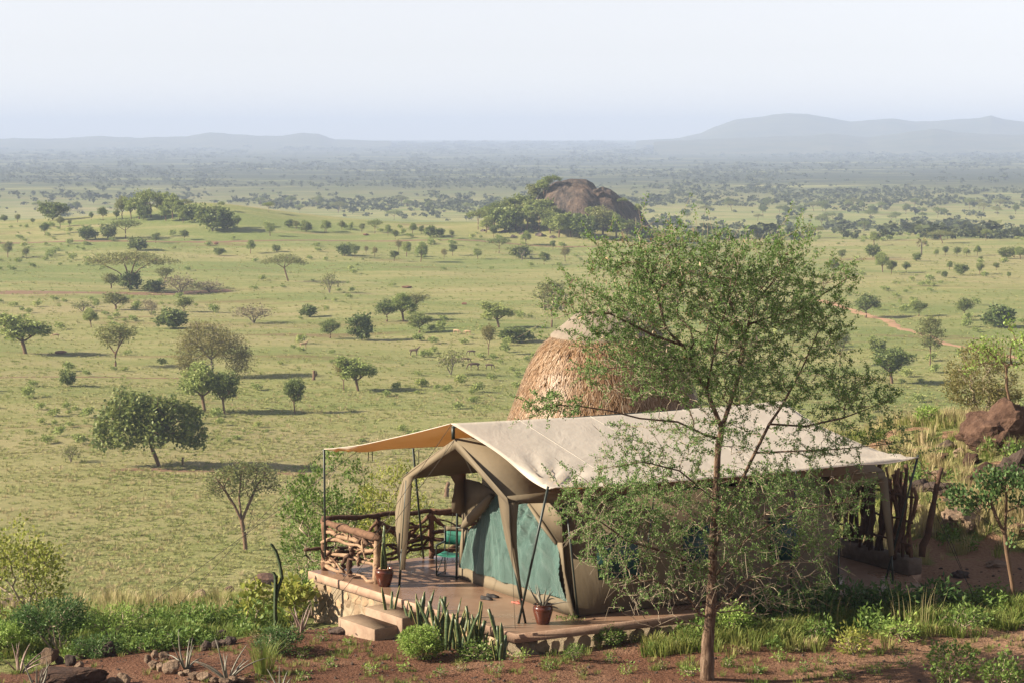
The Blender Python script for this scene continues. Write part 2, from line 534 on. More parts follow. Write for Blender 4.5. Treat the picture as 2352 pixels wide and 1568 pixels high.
M_TRACK = mat_simple('red_track', (0.27, 0.155, 0.090), (0.37, 0.235, 0.140), 0.5, 0.95, 0.3)
M_BARE = mat_simple('bare_earth', (0.150, 0.085, 0.050), (0.205, 0.135, 0.075), 0.35, 0.95, 0.4)
def pxy(pts): return GH([a for a, b in pts], [b for a, b in pts])[:, :2]
strip('dirt_track', pxy([(1880, 690), (1960, 712), (2010, 728), (2060, 748), (2110, 765), (2180, 790), (2250, 803), (2380, 830)]), 2.2, M_TRACK, 'narrow red dirt track crossing the right of the plain', 1, 0.10)
strip('track', pxy([(-150, 556), (100, 557), (360, 556), (600, 554), (900, 553), (1150, 558), (1390, 566)]), 3.0, M_BARE, 'thin dark earth track running along the foot of the low rise', 2, 0.12)
strip('bare_earth_strip', pxy([(-120, 672), (150, 672), (330, 674), (530, 668)]), 8.0, M_BARE, 'brown bare earth under the flat topped tree', 3, 0.06)
strip('footpath', pxy([(-60, 869), (250, 865), (500, 868)]), 1.1, M_BARE, 'faint brown game trail through the grass', 4, 0.05)
strip('footpath', pxy([(260, 1078), (480, 1082), (700, 1085)]), 2.2, M_BARE, 'worn earth strip beyond the dense dark tree', 5, 0.05)

def build_hills():
    D = 9500.0
    prof = [(1460, 324), (1560, 317), (1610, 305), (1640, 291), (1690, 274), (1750, 268), (1800, 261), (1850, 262), (1900, 270), (1950, 280), (2000, 275), (2050, 273), (2100, 280), (2150, 278),
            (2200, 275), (2245, 272), (2270, 266), (2300, 274), (2352, 281), (2500, 288), (2700, 312), (2900, 324)]
    prof2 = [(-200, 324), (0, 319), (150, 318), (220, 313), (330, 317), (430, 314), (490, 304), (530, 308), (600, 313), (650, 312), (700, 306), (735, 309), (770, 320), (900, 325)]
    prof3 = [(1500, 326), (1650, 318), (1850, 312), (1900, 306), (1990, 316), (2080, 304), (2140, 296), (2200, 305), (2320, 310), (2500, 312), (2800, 322)]
    k = NT('far_hills')
    n = k.noise(k.pos(True), 0.006, 6, 0.7)
    k.bsdf(k.ramp(n, [(0.35, (0.045, 0.058, 0.026)), (0.65, (0.110, 0.105, 0.050))]), 0.95, 0.1)
    for pf, dd, lab in ((prof, D, 'long hazy blue hills rising on the right of the horizon'), (prof2, D, 'two low hazy hills on the left of the horizon'), (prof3, 7800.0, 'darker wooded foothill below the hazy right hills')):
        xs = np.linspace(pf[0][0], pf[-1][0], 260)
        ys = np.interp(xs, [a for a, b in pf], [b for a, b in pf])
        rn = RNG(5)
        ys = ys - np.convolve(rn.normal(size=len(xs) + 4), np.ones(5) / 5, 'valid') * 1.1
        rows = []
        for s in np.linspace(-1, 1, 21):
            dep = dd + s * 1500
            c = np.cos(s * math.pi / 2) ** 1.2
            top = np.array([GY(x, y, dd)[2] for x, y in zip(xs, ys)])
            X = (xs - W_PX / 2) / F_PX * dep
            base = hgt(X, np.full_like(X, dep)) - 12
            nz = np.array([mnoise.fractal(Vector((x * 0.004, dep * 0.004, 3)), 0.9, 2, 5) for x in X]) * 9
            rows.append(np.stack([X, np.full_like(X, dep), base + (np.maximum(top, base + 1) - base) * c + nz * (c * (1 - c) * 4 * 0.9 + 0.1)], -1))
        o = obj('hills', MB().grid(np.array(rows)).mesh('hills', smooth=True), k.m)
        tag(o, lab, None, None, 'structure')
build_hills()

# ------------------------------------------------------------------ the air
def build_haze():
    mb = MB().box((0, 7200, 53), (30000, 14700, 192))
    k = NT('haze')
    v = k.n('ShaderNodeVolumePrincipled')
    v.inputs['Color'].default_value = (0.455, 0.56, 0.79, 1)
    v.inputs['Density'].default_value = HAZE_DENSITY
    v.inputs['Anisotropy'].default_value = 0.0
    k.l(v.outputs[0], k.out.inputs['Volume'])
    o = obj('haze', mb.mesh('haze'), k.m)
    return tag(o, 'pale blue haze lying over the distant plain', None, None, 'stuff')
HAZE_DENSITY = 0.00018
# ------------------------------------------------------------------ trees of the plain
M_BARK = mat_simple('bark_brown', (0.085, 0.052, 0.032), (0.190, 0.120, 0.075), 8, 0.9, 0.6, 25, stretch=(3, 3, 0.6))
M_BARKG = mat_simple('bark_grey', (0.100, 0.085, 0.066), (0.220, 0.185, 0.140), 8, 0.9, 0.6, 25, stretch=(3, 3, 0.6))
LEAF = {
    'dark': mat_leaf('leaf_dark', (0.065, 0.104, 0.029), (0.141, 0.182, 0.053), (0.236, 0.249, 0.071)),
    'mid': mat_leaf('leaf_mid', (0.094, 0.136, 0.038), (0.161, 0.203, 0.057), (0.245, 0.264, 0.084)),
    'olive': mat_leaf('leaf_olive', (0.142, 0.136, 0.045), (0.217, 0.196, 0.068), (0.312, 0.264, 0.106)),
    'light': mat_leaf('leaf_light', (0.161, 0.212, 0.057), (0.245, 0.302, 0.087), (0.368, 0.377, 0.132)),
    'grey': mat_leaf('leaf_grey', (0.170, 0.151, 0.084), (0.236, 0.203, 0.117), (0.320, 0.274, 0.161)),
    'acacia': mat_leaf('leaf_acacia', (0.117, 0.144, 0.049), (0.189, 0.207, 0.071), (0.283, 0.283, 0.106)),
}
TREES = {}
def tree_proto(key, name, H, trunk, lobes, ntgt, nleaf, leaf, mat, bark=None, rtip=0.02, k=0.25, shell=0.3, asp=0.6, clump=0.55, sag=0.0, droop=0.0, seed=1, expo=0.42):
    rng = RNG(seed)
    tg = in_lobes(rng, ntgt, lobes, shell)
    tg = tg[tg[:, 2] > 0.06 * H]
    pos, par, cnt, kids = grow(rng, trunk, tg, k, H * 0.06, 0.18, sag)
    rad = rtip * cnt ** expo
    r = thing(name, 'tree', 'tree')
    tk = MB(); skin(tk, pos, par, rad, (3, 6), rtip * 1.05)
    part(r, 'trunk', tk, bark or M_BARK, True)
    tip = pos[(cnt <= 2) & (np.arange(len(pos)) > 5)]
    tip = tip[tip[:, 2] > 0.08 * H]
    per = max(1, nleaf // max(1, len(tip)))
    C = np.repeat(tip, per, 0)
    C = C + rng.normal(size=C.shape) * clump * np.array([1, 1, 0.7])
    if droop: C[:, 2] -= np.abs(rng.normal(size=len(C))) * droop
    C[:, 2] = np.maximum(C[:, 2], 0.05)
    cr = MB().leaves(leafquads(rng, C, leaf, asp, -0.4 if droop else 0.2))
    part(r, 'crown', cr, LEAF[mat])
    z = C[:, 2].max(); w = np.percentile(C[:, 0], 97) - np.percentile(C[:, 0], 3)
    TREES[key] = [r, z, w, False]

def rlobes(seed, n, cx, cz, R, rz, spread, small=0.5, flat=1.0, core=1.0):
    g = RNG(seed); out = [(cx, 0, cz, R * core, R * core, rz * core)]
    for i in range(n):
        a = 2 * math.pi * i / n + g.uniform(-0.4, 0.4); d = R * spread * g.uniform(0.7, 1.15)
        s = R * small * g.uniform(0.55, 1.4)
        out.append((cx + d * math.cos(a), d * math.sin(a), cz + g.uniform(-0.5, 0.55) * rz, s, s, s * flat))
    return out

bend = lambda pts: [np.array(p, float) for p in pts]
tree_proto('bigdark', 'broadleaf_tree', 9, [bend([(0.9, 0, 0), (0.6, 0, 0.9), (0.2, 0.1, 1.9), (0.0, 0, 2.6)]), bend([(0.0, 0, 2.6), (-1.6, 0.3, 3.6), (-3, 0.4, 4.6)]), bend([(0.1, 0, 2.3), (1.5, -0.3, 3.6), (2.8, -0.2, 4.8)]), bend([(0, 0, 2.6), (0.2, 0.6, 4.4), (0.1, 0.4, 6.2)])],
           [(-0.4, 0, 5.6, 3.0, 2.8, 2.3), (-3.6, 0.5, 4.7, 1.9, 2.0, 1.9), (3.3, 0, 4.9, 2.2, 2.4, 2.2), (1.6, -1.6, 6.5, 2.2, 1.9, 1.6), (-1.8, -1.4, 6.7, 2.1, 1.8, 1.5), (-4.2, -0.4, 3.6, 1.3, 1.3, 1.4), (4.3, -0.6, 3.5, 1.2, 1.3, 1.4), (0.8, -2.2, 4.2, 1.5, 1.3, 1.5), (-2.0, -2.0, 4.0, 1.6, 1.2, 1.4), (-3.0, 0.3, 7.3, 1.0, 1.0, 1.0)],
           420, 9000, 0.42, 'dark', rtip=0.022, shell=0.55, clump=0.34, droop=0.3, seed=11)
tree_proto('willow', 'feathery_tree', 8.5, [bend([(0, 0, 0), (0.1, 0, 1.4), (-0.1, 0, 2.6)]), bend([(-0.1, 0, 2.4), (-1.6, 0, 4.6), (-2.0, 0, 6.2)]), bend([(0, 0, 2.4), (1.5, 0.2, 4.6)]), bend([(0, 0, 2.6), (0.2, 0.2, 5.5), (0.1, 0, 7.0)])],
           [(-1.0, 0, 5.6, 2.9, 2.6, 2.3), (-2.9, 0, 3.9, 1.7, 1.9, 1.9), (2.8, 0, 4.2, 1.9, 1.9, 2.1), (1.4, -1.2, 5.4, 2.0, 1.8, 1.8), (3.6, -0.4, 2.6, 1.1, 1.2, 1.5), (-3.4, -0.3, 2.8, 1.0, 1.1, 1.3)],
           380, 9000, 0.34, 'olive', M_BARKG, rtip=0.02, shell=0.35, clump=0.42, asp=0.3, droop=0.7, seed=12)
for i, sd in enumerate((21, 22, 23)):
    tree_proto('open%d' % i, 'savanna_tree', 6, [bend([(0.2, 0, 0), (0.1, 0, 0.9), (0, 0, 1.7)]), bend([(0, 0, 1.7), (-0.9, 0.2, 2.8), (-1.3, 0.2, 3.9)]), bend([(0, 0, 1.6), (0.9, -0.2, 2.7), (1.4, -0.1, 3.8)]), bend([(0, 0, 1.8), (0.1, 0.4, 3.4)])],
               rlobes(sd, 12, 0, 3.6, 1.2, 2.3, 1.12, 0.50, 1.15, 0.8), 220, 4200, 0.26, ('light', 'mid', 'light')[i], M_BARK, rtip=0.02, shell=0.5, clump=0.20, seed=sd)
for i, sd in enumerate((31, 32, 33)):
    tree_proto('round%d' % i, 'small_tree', 5, [bend([(0, 0, 0), (0.1, 0, 0.7), (0, 0, 1.4)]), bend([(0, 0, 1.3), (-0.7, 0, 2.2)]), bend([(0, 0, 1.3), (0.7, 0.2, 2.3)])],
               rlobes(sd, 10, 0, 2.9, 1.0, 2.0, 1.05, 0.54, 1.2, 0.8), 130, 2100, 0.27, ('mid', 'dark', 'acacia')[i], M_BARK, rtip=0.022, shell=0.55, clump=0.24, seed=sd)
for i, sd in enumerate((41, 42, 43)):
    tree_proto('bush%d' % i, 'bush', 3.4, [bend([(0, 0, 0), (0.1, 0, 0.5), (0.1, 0, 1.0)]), bend([(0, 0, 0.3), (-0.8, 0, 1.0)]), bend([(0, 0, 0.3), (0.8, 0.2, 1.1)])],
               rlobes(sd, 8, 0, 1.6, 1.05, 1.35, 1.05, 0.6, 1.0), 90, 1700, 0.36, ('dark', 'mid', 'dark')[i], M_BARK, rtip=0.02, shell=0.6, clump=0.22, seed=sd)
for i, sd in enumerate((51, 52)):
    tree_proto('scrub%d' % i, 'thorn_scrub', 3.2, [bend([(0, 0, 0), (0.2, 0, 0.8), (0.5, 0, 1.4)]), bend([(0, 0, 0), (-0.5, 0.2, 0.9), (-1.2, 0.2, 1.5)]), bend([(0, 0, 0), (0.1, -0.3, 1.0), (0.0, -0.5, 1.9)])],
               rlobes(sd, 6, 0, 1.8, 1.3, 1.0, 1.0, 0.6, 0.7), 130, 620, 0.26, ('grey', 'acacia')[i], M_BARKG, rtip=0.018, shell=0.3, clump=0.26, seed=sd)
for i, sd in enumerate((61, 62)):
    tree_proto('vase%d' % i, 'slender_tree', 7, [bend([(0, 0, 0), (0.05, 0, 1.2), (0, 0, 2.2)]), bend([(0, 0, 2.0), (-0.7, 0.1, 3.4), (-1.3, 0.1, 4.9)]), bend([(0, 0, 2.1), (0.6, -0.1, 3.5), (1.2, 0, 5.0)]), bend([(0, 0, 1.7), (0.2, 0.5, 3.4), (0.3, 0.6, 5.4)])],
               rlobes(sd, 8, 0, 4.8, 1.2, 2.0, 1.0, 0.55, 1.2), 170, 2000, 0.27, ('acacia', 'olive')[i], M_BARK, rtip=0.017, shell=0.35, clump=0.26, seed=sd)
def layers(seed, H, R, n, th):
    g = RNG(seed); o = []
    for i in range(n):
        a = 2.4 * i; d = R * (0.15 + 0.72 * (i / n) ** 0.6)
        s = R * g.uniform(0.28, 0.42)
        o.append((d * math.cos(a), d * math.sin(a), H * (0.97 - 0.28 * (d / R) ** 1.6) - g.uniform(0, 0.07) * H, s, s, th))
    return o
tree_proto('umbrella0', 'flat_topped_acacia', 9.5, [bend([(0, 0, 0), (0.1, 0, 1.6), (0, 0, 2.6)]), bend([(0, 0, 2.4), (-2.4, 0.2, 4.6), (-5.5, 0.3, 6.4)]), bend([(0, 0, 2.6), (2.0, -0.2, 5.2), (5.0, 0, 7.2)]), bend([(0, 0, 2.6), (-0.8, 0.6, 5.5), (-1.8, 0.8, 8.2)]), bend([(0, 0, 2.6), (0.9, -0.8, 5.8), (1.8, -1.4, 8.4)])],
           layers(71, 9.5, 8.6, 22, 0.42), 420, 6500, 0.34, 'acacia', M_BARK, rtip=0.026, shell=0.0, clump=0.34, k=0.15, seed=71)
tree_proto('umbrella1', 'flat_topped_acacia', 7.0, [bend([(0.8, 0, 0), (0.4, 0, 1.8), (0, 0, 3.6)]), bend([(0, 0, 3.5), (-1.8, 0, 5.0), (-3.2, 0, 5.6)]), bend([(0, 0, 3.6), (1.6, 0.2, 5.0), (3.4, 0, 5.4)]), bend([(0, 0, 3.6), (0.2, 0.5, 5.2)])],
           layers(72, 6.9, 4.6, 15, 0.5), 260, 3200, 0.30, 'acacia', M_BARK, rtip=0.022, shell=0.0, clump=0.30, k=0.15, seed=72)
tree_proto('umbrella2', 'flat_topped_acacia', 6.5, [bend([(0, 0, 0), (0.1, 0, 1.4), (0, 0, 2.8)]), bend([(0, 0, 2.6), (-1.6, 0, 4.2)]), bend([(0, 0, 2.7), (1.5, 0.2, 4.4)]), bend([(0, 0, 2.7), (0.2, 0.5, 4.8)])],
           layers(73, 6.3, 3.4, 11, 0.8), 110, 1300, 0.40, 'mid', M_BARK, rtip=0.024, shell=0.0, clump=0.34, k=0.15, seed=73)
tree_proto('airy', 'airy_thorn_tree', 8, [bend([(0.3, 0, 0), (0.2, 0, 1.4), (0, 0, 2.6)]), bend([(0, 0, 2.5), (-0.5, 0.1, 3.8), (-1.4, 0.2, 5.4), (-2.1, 0.2, 6.4)]), bend([(0, 0, 2.6), (0.6, 0, 4.0), (1.3, 0, 5.6), (2.2, 0, 6.8)]), bend([(0, 0, 2.6), (-0.1, 0.5, 4.4), (0.1, 0.6, 6.6)]), bend([(0.25, 0, 0.9), (0.6, -0.2, 2.4), (1.0, -0.2, 4.0)])],
           [(-1.5, 0, 6.2, 1.5, 1.4, 0.9), (1.5, 0, 6.5, 1.5, 1.4, 0.9), (0, 0.3, 7.0, 1.5, 1.5, 0.8), (0.2, -0.6, 5.4, 1.4, 1.2, 0.8), (-2.2, 0, 5.4, 0.9, 0.9, 0.7), (2.3, 0, 5.5, 0.9, 0.9, 0.7)], 420, 3400, 0.19, 'acacia', M_BARK, rtip=0.019, shell=0.1, clump=0.22, seed=82)
tree_proto('acacia', 'thorn_tree', 8, [bend([(0, 0, 0), (0.05, 0, 1.6), (0, 0, 3.4), (0.1, 0, 5.5)]), bend([(0, 0, 3.2), (-1.4, 0, 4.6)]), bend([(0, 0, 3.6), (1.4, 0.2, 5.2)])],
           [(0, 0, 6.6, 1.7, 1.7, 0.9), (-1.2, 0, 5.4, 1.3, 1.3, 0.8), (1.2, 0.1, 5.2, 1.3, 1.3, 0.8), (0.2, -0.6, 4.2, 1.2, 1.2, 0.8), (-0.8, -0.4, 3.4, 0.9, 0.9, 0.7), (1.0, 0.3, 3.3, 0.8, 0.9, 0.6)], 230, 2600, 0.28, 'acacia', M_BARK, rtip=0.017, shell=0.2, clump=0.28, seed=81)

# x, y of the foot in the picture, height and width of the crown in the same units; the foot is looked up on the ground
HERE = {}
def plant(key, x, y, h, w=None, label=None, group=None, rz=None, seed=None):
    e = TREES[key]
    p = GH(x, y)[0]
    Y = p[1]
    s = h * Y / F_PX / e[1]
    sx = s if w is None else 0.9 * w * Y / F_PX / e[2]
    rz = 0.0 if rz is None else rz
    vg = RNG(int(x * 13 + y * 7)); va, vb = (vg.uniform(0.85, 1.3), vg.uniform(0.85, 1.3)) if w is None else (1.0, 1.0)
    if not e[3]:
        o = e[0]; e[3] = True
        o.location = p; o.scale = (sx * va, sx * vb, s); o.rotation_euler = (0, 0, rz)
        if label: o['label'] = label
        if group: o['group'] = group
        elif 'group' in o: del o['group']
    else:
        o = dup(e[0], p, rz, (sx * va, sx * vb, s), label, None)
        if group: o['group'] = group
        elif 'group' in o: del o['group']
    o.location.z -= 0.03 * s
    o['category'] = 'bush' if key[:4] in ('bush', 'scru') else 'tree'
    return o

NAMED = [
    ('bigdark', 345, 1070, 190, 246, 'big dense dark green tree with leaning reddish trunk, hanging leaves'),
    ('willow', 487, 868, 142, 172, 'large feathery olive brown tree behind two light green trees'),
    ('open0', 465, 945, 116, 96, 'light green tree in front of the feathery olive tree, larger of the pair'),
    ('open1', 512, 948, 100, 66, 'narrower light green tree beside the olive tree, smaller of the pair'),
    ('vase0', 265, 842, 106, 76, 'slender tree with bare forked stems and small rounded crown'),
    ('open2', 52, 812, 98, 112, 'spreading light green tree with straight red trunk at the left edge'),
    ('umbrella0', 298, 668, 92, 186, 'wide layered flat topped acacia towering over a thicket'),
    ('umbrella1', 653, 646, 64, 96, 'lone umbrella acacia with a single leaning trunk'),
    ('scrub1', 757, 673, 52, 46, 'dark thorny tree leaning, beyond the lone umbrella acacia'),
    ('round2', 265, 712, 44, 56, 'low flat crowned tree on a red trunk below the layered acacia'),
    ('scrub1', 190, 716, 28, 52, 'low spreading thorn bush with a flat wide crown'),
    ('open0', 208, 752, 46, 32, 'small pale green tree between thorn bush and slender tree'),
    ('scrub0', 347, 724, 40, 32, 'pale thin leafed shrub standing alone in the grass'),
    ('bush0', 398, 754, 46, 66, 'very dark round bush behind the feathery olive tree'),
    ('round1', 422, 716, 36, 34, 'small dark tree just behind the very dark round bush'),
    ('scrub0', 583, 742, 42, 80, 'straggling grey thorn shrub with arching bare branches'),
    ('bush0', 710, 728, 28, 36, 'low dark bush in open grass beyond the straggling shrub'),
    ('round0', 758, 777, 50, 42, 'small round green tree on a thin trunk beside dark egg shaped bush'),
    ('bush2', 831, 782, 62, 54, 'dark egg shaped bush reaching down to the grass'),
    ('open1', 675, 949, 84, 44, 'thin light green tree with twisted trunk standing alone'),
    ('open2', 818, 897, 84, 84, 'light green tree with pale forked trunk and open crown'),
    ('vase1', 789, 897, 76, 40, 'slim tree with straight thin trunk touching the pale forked tree'),
    ('scrub1', 1036, 860, 66, 62, 'dark spiky leafless looking thorn tree near grazing animals'),
    ('round0', 963, 764, 52, 54, 'bright round tree with forked trunk in front of three others'),
    ('round1', 888, 739, 54, 46, 'round dark green tree at the end of a row of three'),
    ('open0', 924, 738, 66, 60, 'pale tree in the middle of a row of three'),
    ('vase0', 948, 722, 52, 60, 'grey green tree behind the row of three'),
    ('open2', 1142, 752, 62, 70, 'yellowish tree with many pale stems in short grass'),
    ('vase1', 1122, 816, 76, 28, 'tall thin sapling with small crown below the yellowish tree'),
    ('bush1', 1180, 786, 36, 72, 'broad low leafy bush beside the tall thin sapling'),
    ('acacia', 1267, 752, 112, 74, 'tall dark thorn tree standing beyond the thatched hut'),
    ('bush0', 155, 886, 38, 34, 'small dark bush in the grass left of the slender tree'),
    ('airy', 556, 1264, 220, 172, 'airy thorn tree with thin reddish forked trunk downhill from the log railing'),
    ('scrub1', 163, 1062, 46, 44, 'small thorny shrub in the grass near the big dark tree'),
    ('round1', 1988, 730, 58, 54, 'dark tree over a bush beside the red dirt track'),
    ('round0', 2110, 726, 40, 36, 'small tree beyond the red track with open crown'),
    ('round1', 2214, 728, 46, 36, 'dark upright small tree beyond the red track'),
    ('bush0', 2298, 752, 52, 66, 'large dark bush beyond the red track, near the frame edge'),
    ('acacia', 2136, 838, 116, 58, 'tall slim thorn tree standing beside the red track'),
    ('open1', 2045, 880, 84, 96, 'broad light green tree seen between acacia and hillside bush'),
    ('vase0', 1929, 841, 88, 40, 'thin stemmed tree half hidden behind the near acacia'),
    ('bush0', 2014, 810, 32, 34, 'small dark bush behind the broad light green tree'),
    ('bush1', 121, 506, 44, 60, 'tall leafy thicket on the low rise, apart from the wooded knoll'),
    ('umbrella2', 288, 548, 46, 66, 'pale flat crowned tree below the wooded knoll'),
    ('bush1', 488, 531, 62, 76, 'big bright green rounded tree at the end of the wooded knoll'),
    ('umbrella2', 861, 537, 34, 34, 'yellow green umbrella tree on the ridge against the valley'),
    ('umbrella2', 905, 506, 24, 36, 'lone umbrella tree on the open green flat behind the ridge'),
    ('umbrella2', 1146, 582, 38, 52, 'spreading flat tree at the foot of the rocky hill'),
    ('umbrella1', 2160, 560, 32, 60, 'wide flat topped acacia standing in dark far scrub'),
    ('bush0', 316, 575, 30, 40, 'dark rounded bush in front of the wooded knoll slope'),
    ('bush2', 1196, 594, 30, 44, 'round dark bush behind a small bare dead tree'),
    ('bush0', 356, 672, 28, 46, 'dark low bush under the layered flat topped acacia'),
    ('bush2', 303, 668, 44, 46, 'dark bush filling the foot of the layered acacia'),
    ('scrub0', 415, 676, 46, 70, 'grey brown thorn thicket beside the layered acacia'),
    ('vase0', 378, 655, 44, 34, 'thin tree between the layered acacia and the grey thicket'),
    ('round2', 255, 663, 38, 38, 'small rounded tree under the outer limb of the layered acacia'),
    ('scrub0', 480, 672, 28, 60, 'pale dry low shrub trailing off from the grey thicket'),
]
for key, x, y, h, w, lab in NAMED:
    plant(key, x, y, h, w, lab, rz=(x * 7 % 6) * 0.2 - 0.5 if key[:3] not in ('big', 'umb', 'wil') else 0)

ADJ = {'open0': 'open crowned', 'open1': 'broad crowned', 'open2': 'airy', 'round0': 'round crowned', 'round1': 'dark round', 'round2': 'olive round', 'bush0': 'dark bushy', 'bush1': 'green bushy', 'bush2': 'dense bushy', 'vase0': 'forked', 'vase1': 'slim', 'umbrella0': 'layered', 'umbrella1': 'wide flat topped', 'umbrella2': 'flat crowned'}
def lot(keys, pts, label, group, seed):
    g = RNG(seed); hm = float(np.mean([t[2] for t in pts]))
    for i, t in enumerate(pts):
        x, y, h = t[:3]
        key = keys[int(g.integers(len(keys)))]
        adj = ADJ[key]
        big = 'tall ' if h > 1.25 * hm else ('little ' if h < 0.75 * hm else '')
        plant(key, x, y, h, None, (big + adj + ' ' + label).strip(), group, rz=g.uniform(0, 6.28))

lot(['open0', 'open1', 'round0', 'round2', 'vase1'], [(787, 586, 27), (815, 592, 36), (861, 594, 28), (841, 586, 22), (906, 600, 25), (916, 582, 32), (934, 590, 35), (968, 602, 48), (1020, 598, 28), (1040, 588, 28), (1097, 596, 26), (1250, 608, 34),
    (1298, 602, 36), (1270, 574, 22), (1208, 562, 32), (1133, 546, 28), (1038, 548, 21)], 'tree in the loose row before the rocky hill', 'small trees in front of the rocky hill', 1)
lot(['round0', 'open0', 'bush1', 'round2'], [(831, 534, 22), (891, 542, 26), (948, 538, 26), (968, 538, 23), (785, 528, 22), (750, 532, 30), (908, 550, 25), (664, 523, 20), (703, 533, 27), (747, 535, 30), (545, 523, 32), (523, 527, 32), (620, 543, 32), (576, 583, 33),
    (503, 588, 20), (635, 579, 18), (680, 527, 22), (805, 530, 16), (1010, 542, 18), (988, 545, 28)], 'small tree standing along the low grassy ridge', 'small trees along the ridge', 2)
lot(['round1', 'round0', 'bush0', 'round2'], [(40, 511, 20), (103, 541, 30), (138, 521, 26), (200, 552, 33), (248, 548, 33), (358, 559, 28), (424, 552, 25), (237, 506, 32), (268, 504, 24), (334, 575, 17), (18, 592, 40), (60, 590, 22), (791, 588, 28), (10, 508, 14), (75, 515, 14),
    (160, 520, 16), (210, 506, 20)], 'small tree on the slope before the wooded knoll', 'small trees on the slope before the knoll', 3)
lot(['umbrella2', 'open0', 'bush1', 'round2', 'open2'], [(281, 502, 54), (300, 503, 50), (322, 503, 64), (347, 500, 66), (372, 500, 56), (396, 503, 64), (412, 505, 46), (440, 507, 40), (455, 508, 34), (330, 506, 34), (380, 508, 36), (420, 512, 28)],
    'tree crowded among others on the wooded knoll', 'trees crowding the wooded knoll', 4)
lot(['round0', 'open1', 'round1', 'open0', 'bush1'], [(2007, 564, 32), (2005, 592, 32), (2026, 626, 48), (2048, 631, 34), (2081, 626, 26), (1914, 631, 38), (1933, 597, 28), (2105, 600, 20), (2171, 588, 23), (2198, 590, 24), (2245, 588, 25), (2312, 595, 28), (2343, 597, 31), (2181, 621, 22),
    (2207, 633, 28), (2250, 631, 28), (2288, 621, 18), (2317, 640, 16), (2252, 602, 14), (2169, 638, 16), (2220, 590, 22), (2150, 590, 18), (2330, 592, 24)], 'small tree in the loose belt between track and far scrub', 'small trees between track and far scrub', 5)

# trees on and round the rocky hill
KPROF = [(1190, 552), (1205, 500), (1222, 468), (1238, 446), (1255, 430), (1275, 418), (1310, 411), (1345, 412), (1362, 421), (1371, 434), (1384, 428), (1400, 433), (1425, 452), (1450, 466), (1475, 488), (1490, 512), (1508, 552)]
def kopje_z(x, y):
    """height of the bare rock at plan points"""
    x = np.asarray(x, float); y = np.asarray(y, float)
    px = W_PX / 2 + x / KY * F_PX
    top = CAM_H + KY * np.tan(-PITCH + np.arctan((H_PX / 2 - np.interp(px, [a for a, b in KPROF], [b for a, b in KPROF])) / F_PX))
    g = hgt(np.interp(px, [1190, 1508], [1190, 1508]) * 0 + x, np.full_like(x, KY - 24)) - 3.0
    half = 9.0 + 17.0 * sstep(1190, 1330, px) * sstep(1508, 1400, px)
    t = np.clip(np.abs(y - KY) / half, 0, 1)
    return g + np.maximum(top - g, 0) * (1 - t ** 2.6)
def build_kopje():
    k = NT('kopje_rock')
    a = k.noise(k.pos(True, (1, 1, 0.22)), 0.42, 7, 0.72)
    b = k.noise(k.pos(True), 0.11, 5, 0.6)
    col = k.ramp(a, [(0.36, (0.026, 0.022, 0.020)), (0.48, (0.062, 0.051, 0.045)), (0.60, (0.120, 0.092, 0.074)), (0.74, (0.22, 0.165, 0.125))])
    col = k.mix(k.ramp(b, [(0.45, (0, 0, 0)), (0.62, (0.35, 0.35, 0.35))]), col, (0.170, 0.110, 0.075))
    k.bsdf(col, 0.9, 0.15, k.bump(a, 1.0, 1.6))
    x0, x1 = (1188 - W_PX / 2) / F_PX * KY, (1510 - W_PX / 2) / F_PX * KY
    X, Y = np.meshgrid(np.linspace(x0, x1, 150), np.linspace(KY - 27, KY + 27, 90))
    Z = kopje_z(X, Y)
    hh = np.maximum(Z - Z.min(), 0)
    N1 = np.array([mnoise.ridged_multi_fractal(Vector((x * 0.11, y * 0.11, z * 0.05)), 0.9, 2.1, 5, 1.0, 2.0) for x, y, z in zip(X.ravel(), Y.ravel(), Z.ravel())]).reshape(X.shape)
    Z = Z - np.clip(N1 - 0.8, 0, 2) * 0.9 * np.clip(hh / 6, 0, 1)
    base = np.array([KX, KY, float(hgt(KX, KY)) - 1.0])
    r = thing('rocky_hill', 'solid dome of dark brown rock rising above trees on the plain', 'rocky hill', base)
    part(r, 'rock', MB().grid(np.stack([X, Y, Z], -1)), k.m)
    for i, (x, y, w) in enumerate([(1196, 458, 13), (1372, 446, 16), (1230, 452, 12), (1128, 528, 9), (1160, 534, 10), (1200, 540, 9), (1240, 542, 10), (1110, 532, 7), (1180, 545, 8), (1270, 548, 9)]):
        p = on_kopje(x, y); S = p[1] / F_PX
        obj('boulder', rock_mesh(RNG(120 + i), (w * S, w * S, w * S * 0.8), 3, 0.35, 1.8), k.m, r, tuple(p - base))
    return r
def on_kopje(x, y):
    """first point on the line of sight that touches the rock or the ground round it"""
    d = ray(x, y); Ys = np.linspace(KY - 42, KY + 20, 500)
    P = CAMP + d * (Ys / d[1])[:, None]
    inx = (P[:, 0] > (1190 - W_PX / 2) / F_PX * KY) & (P[:, 0] < (1508 - W_PX / 2) / F_PX * KY) & (np.abs(P[:, 1] - KY) < 27)
    s = np.maximum(hgt(P[:, 0], P[:, 1]), np.where(inx, kopje_z(P[:, 0], P[:, 1]), -999))
    j = np.where(P[:, 2] <= s)[0]
    q = P[j[0] if len(j) else 160].copy()
    q[2] = min(q[2], s[j[0]] if len(j) else hgt(q[0], q[1]))
    return q
kopje = build_kopje()
g_ = RNG(77)
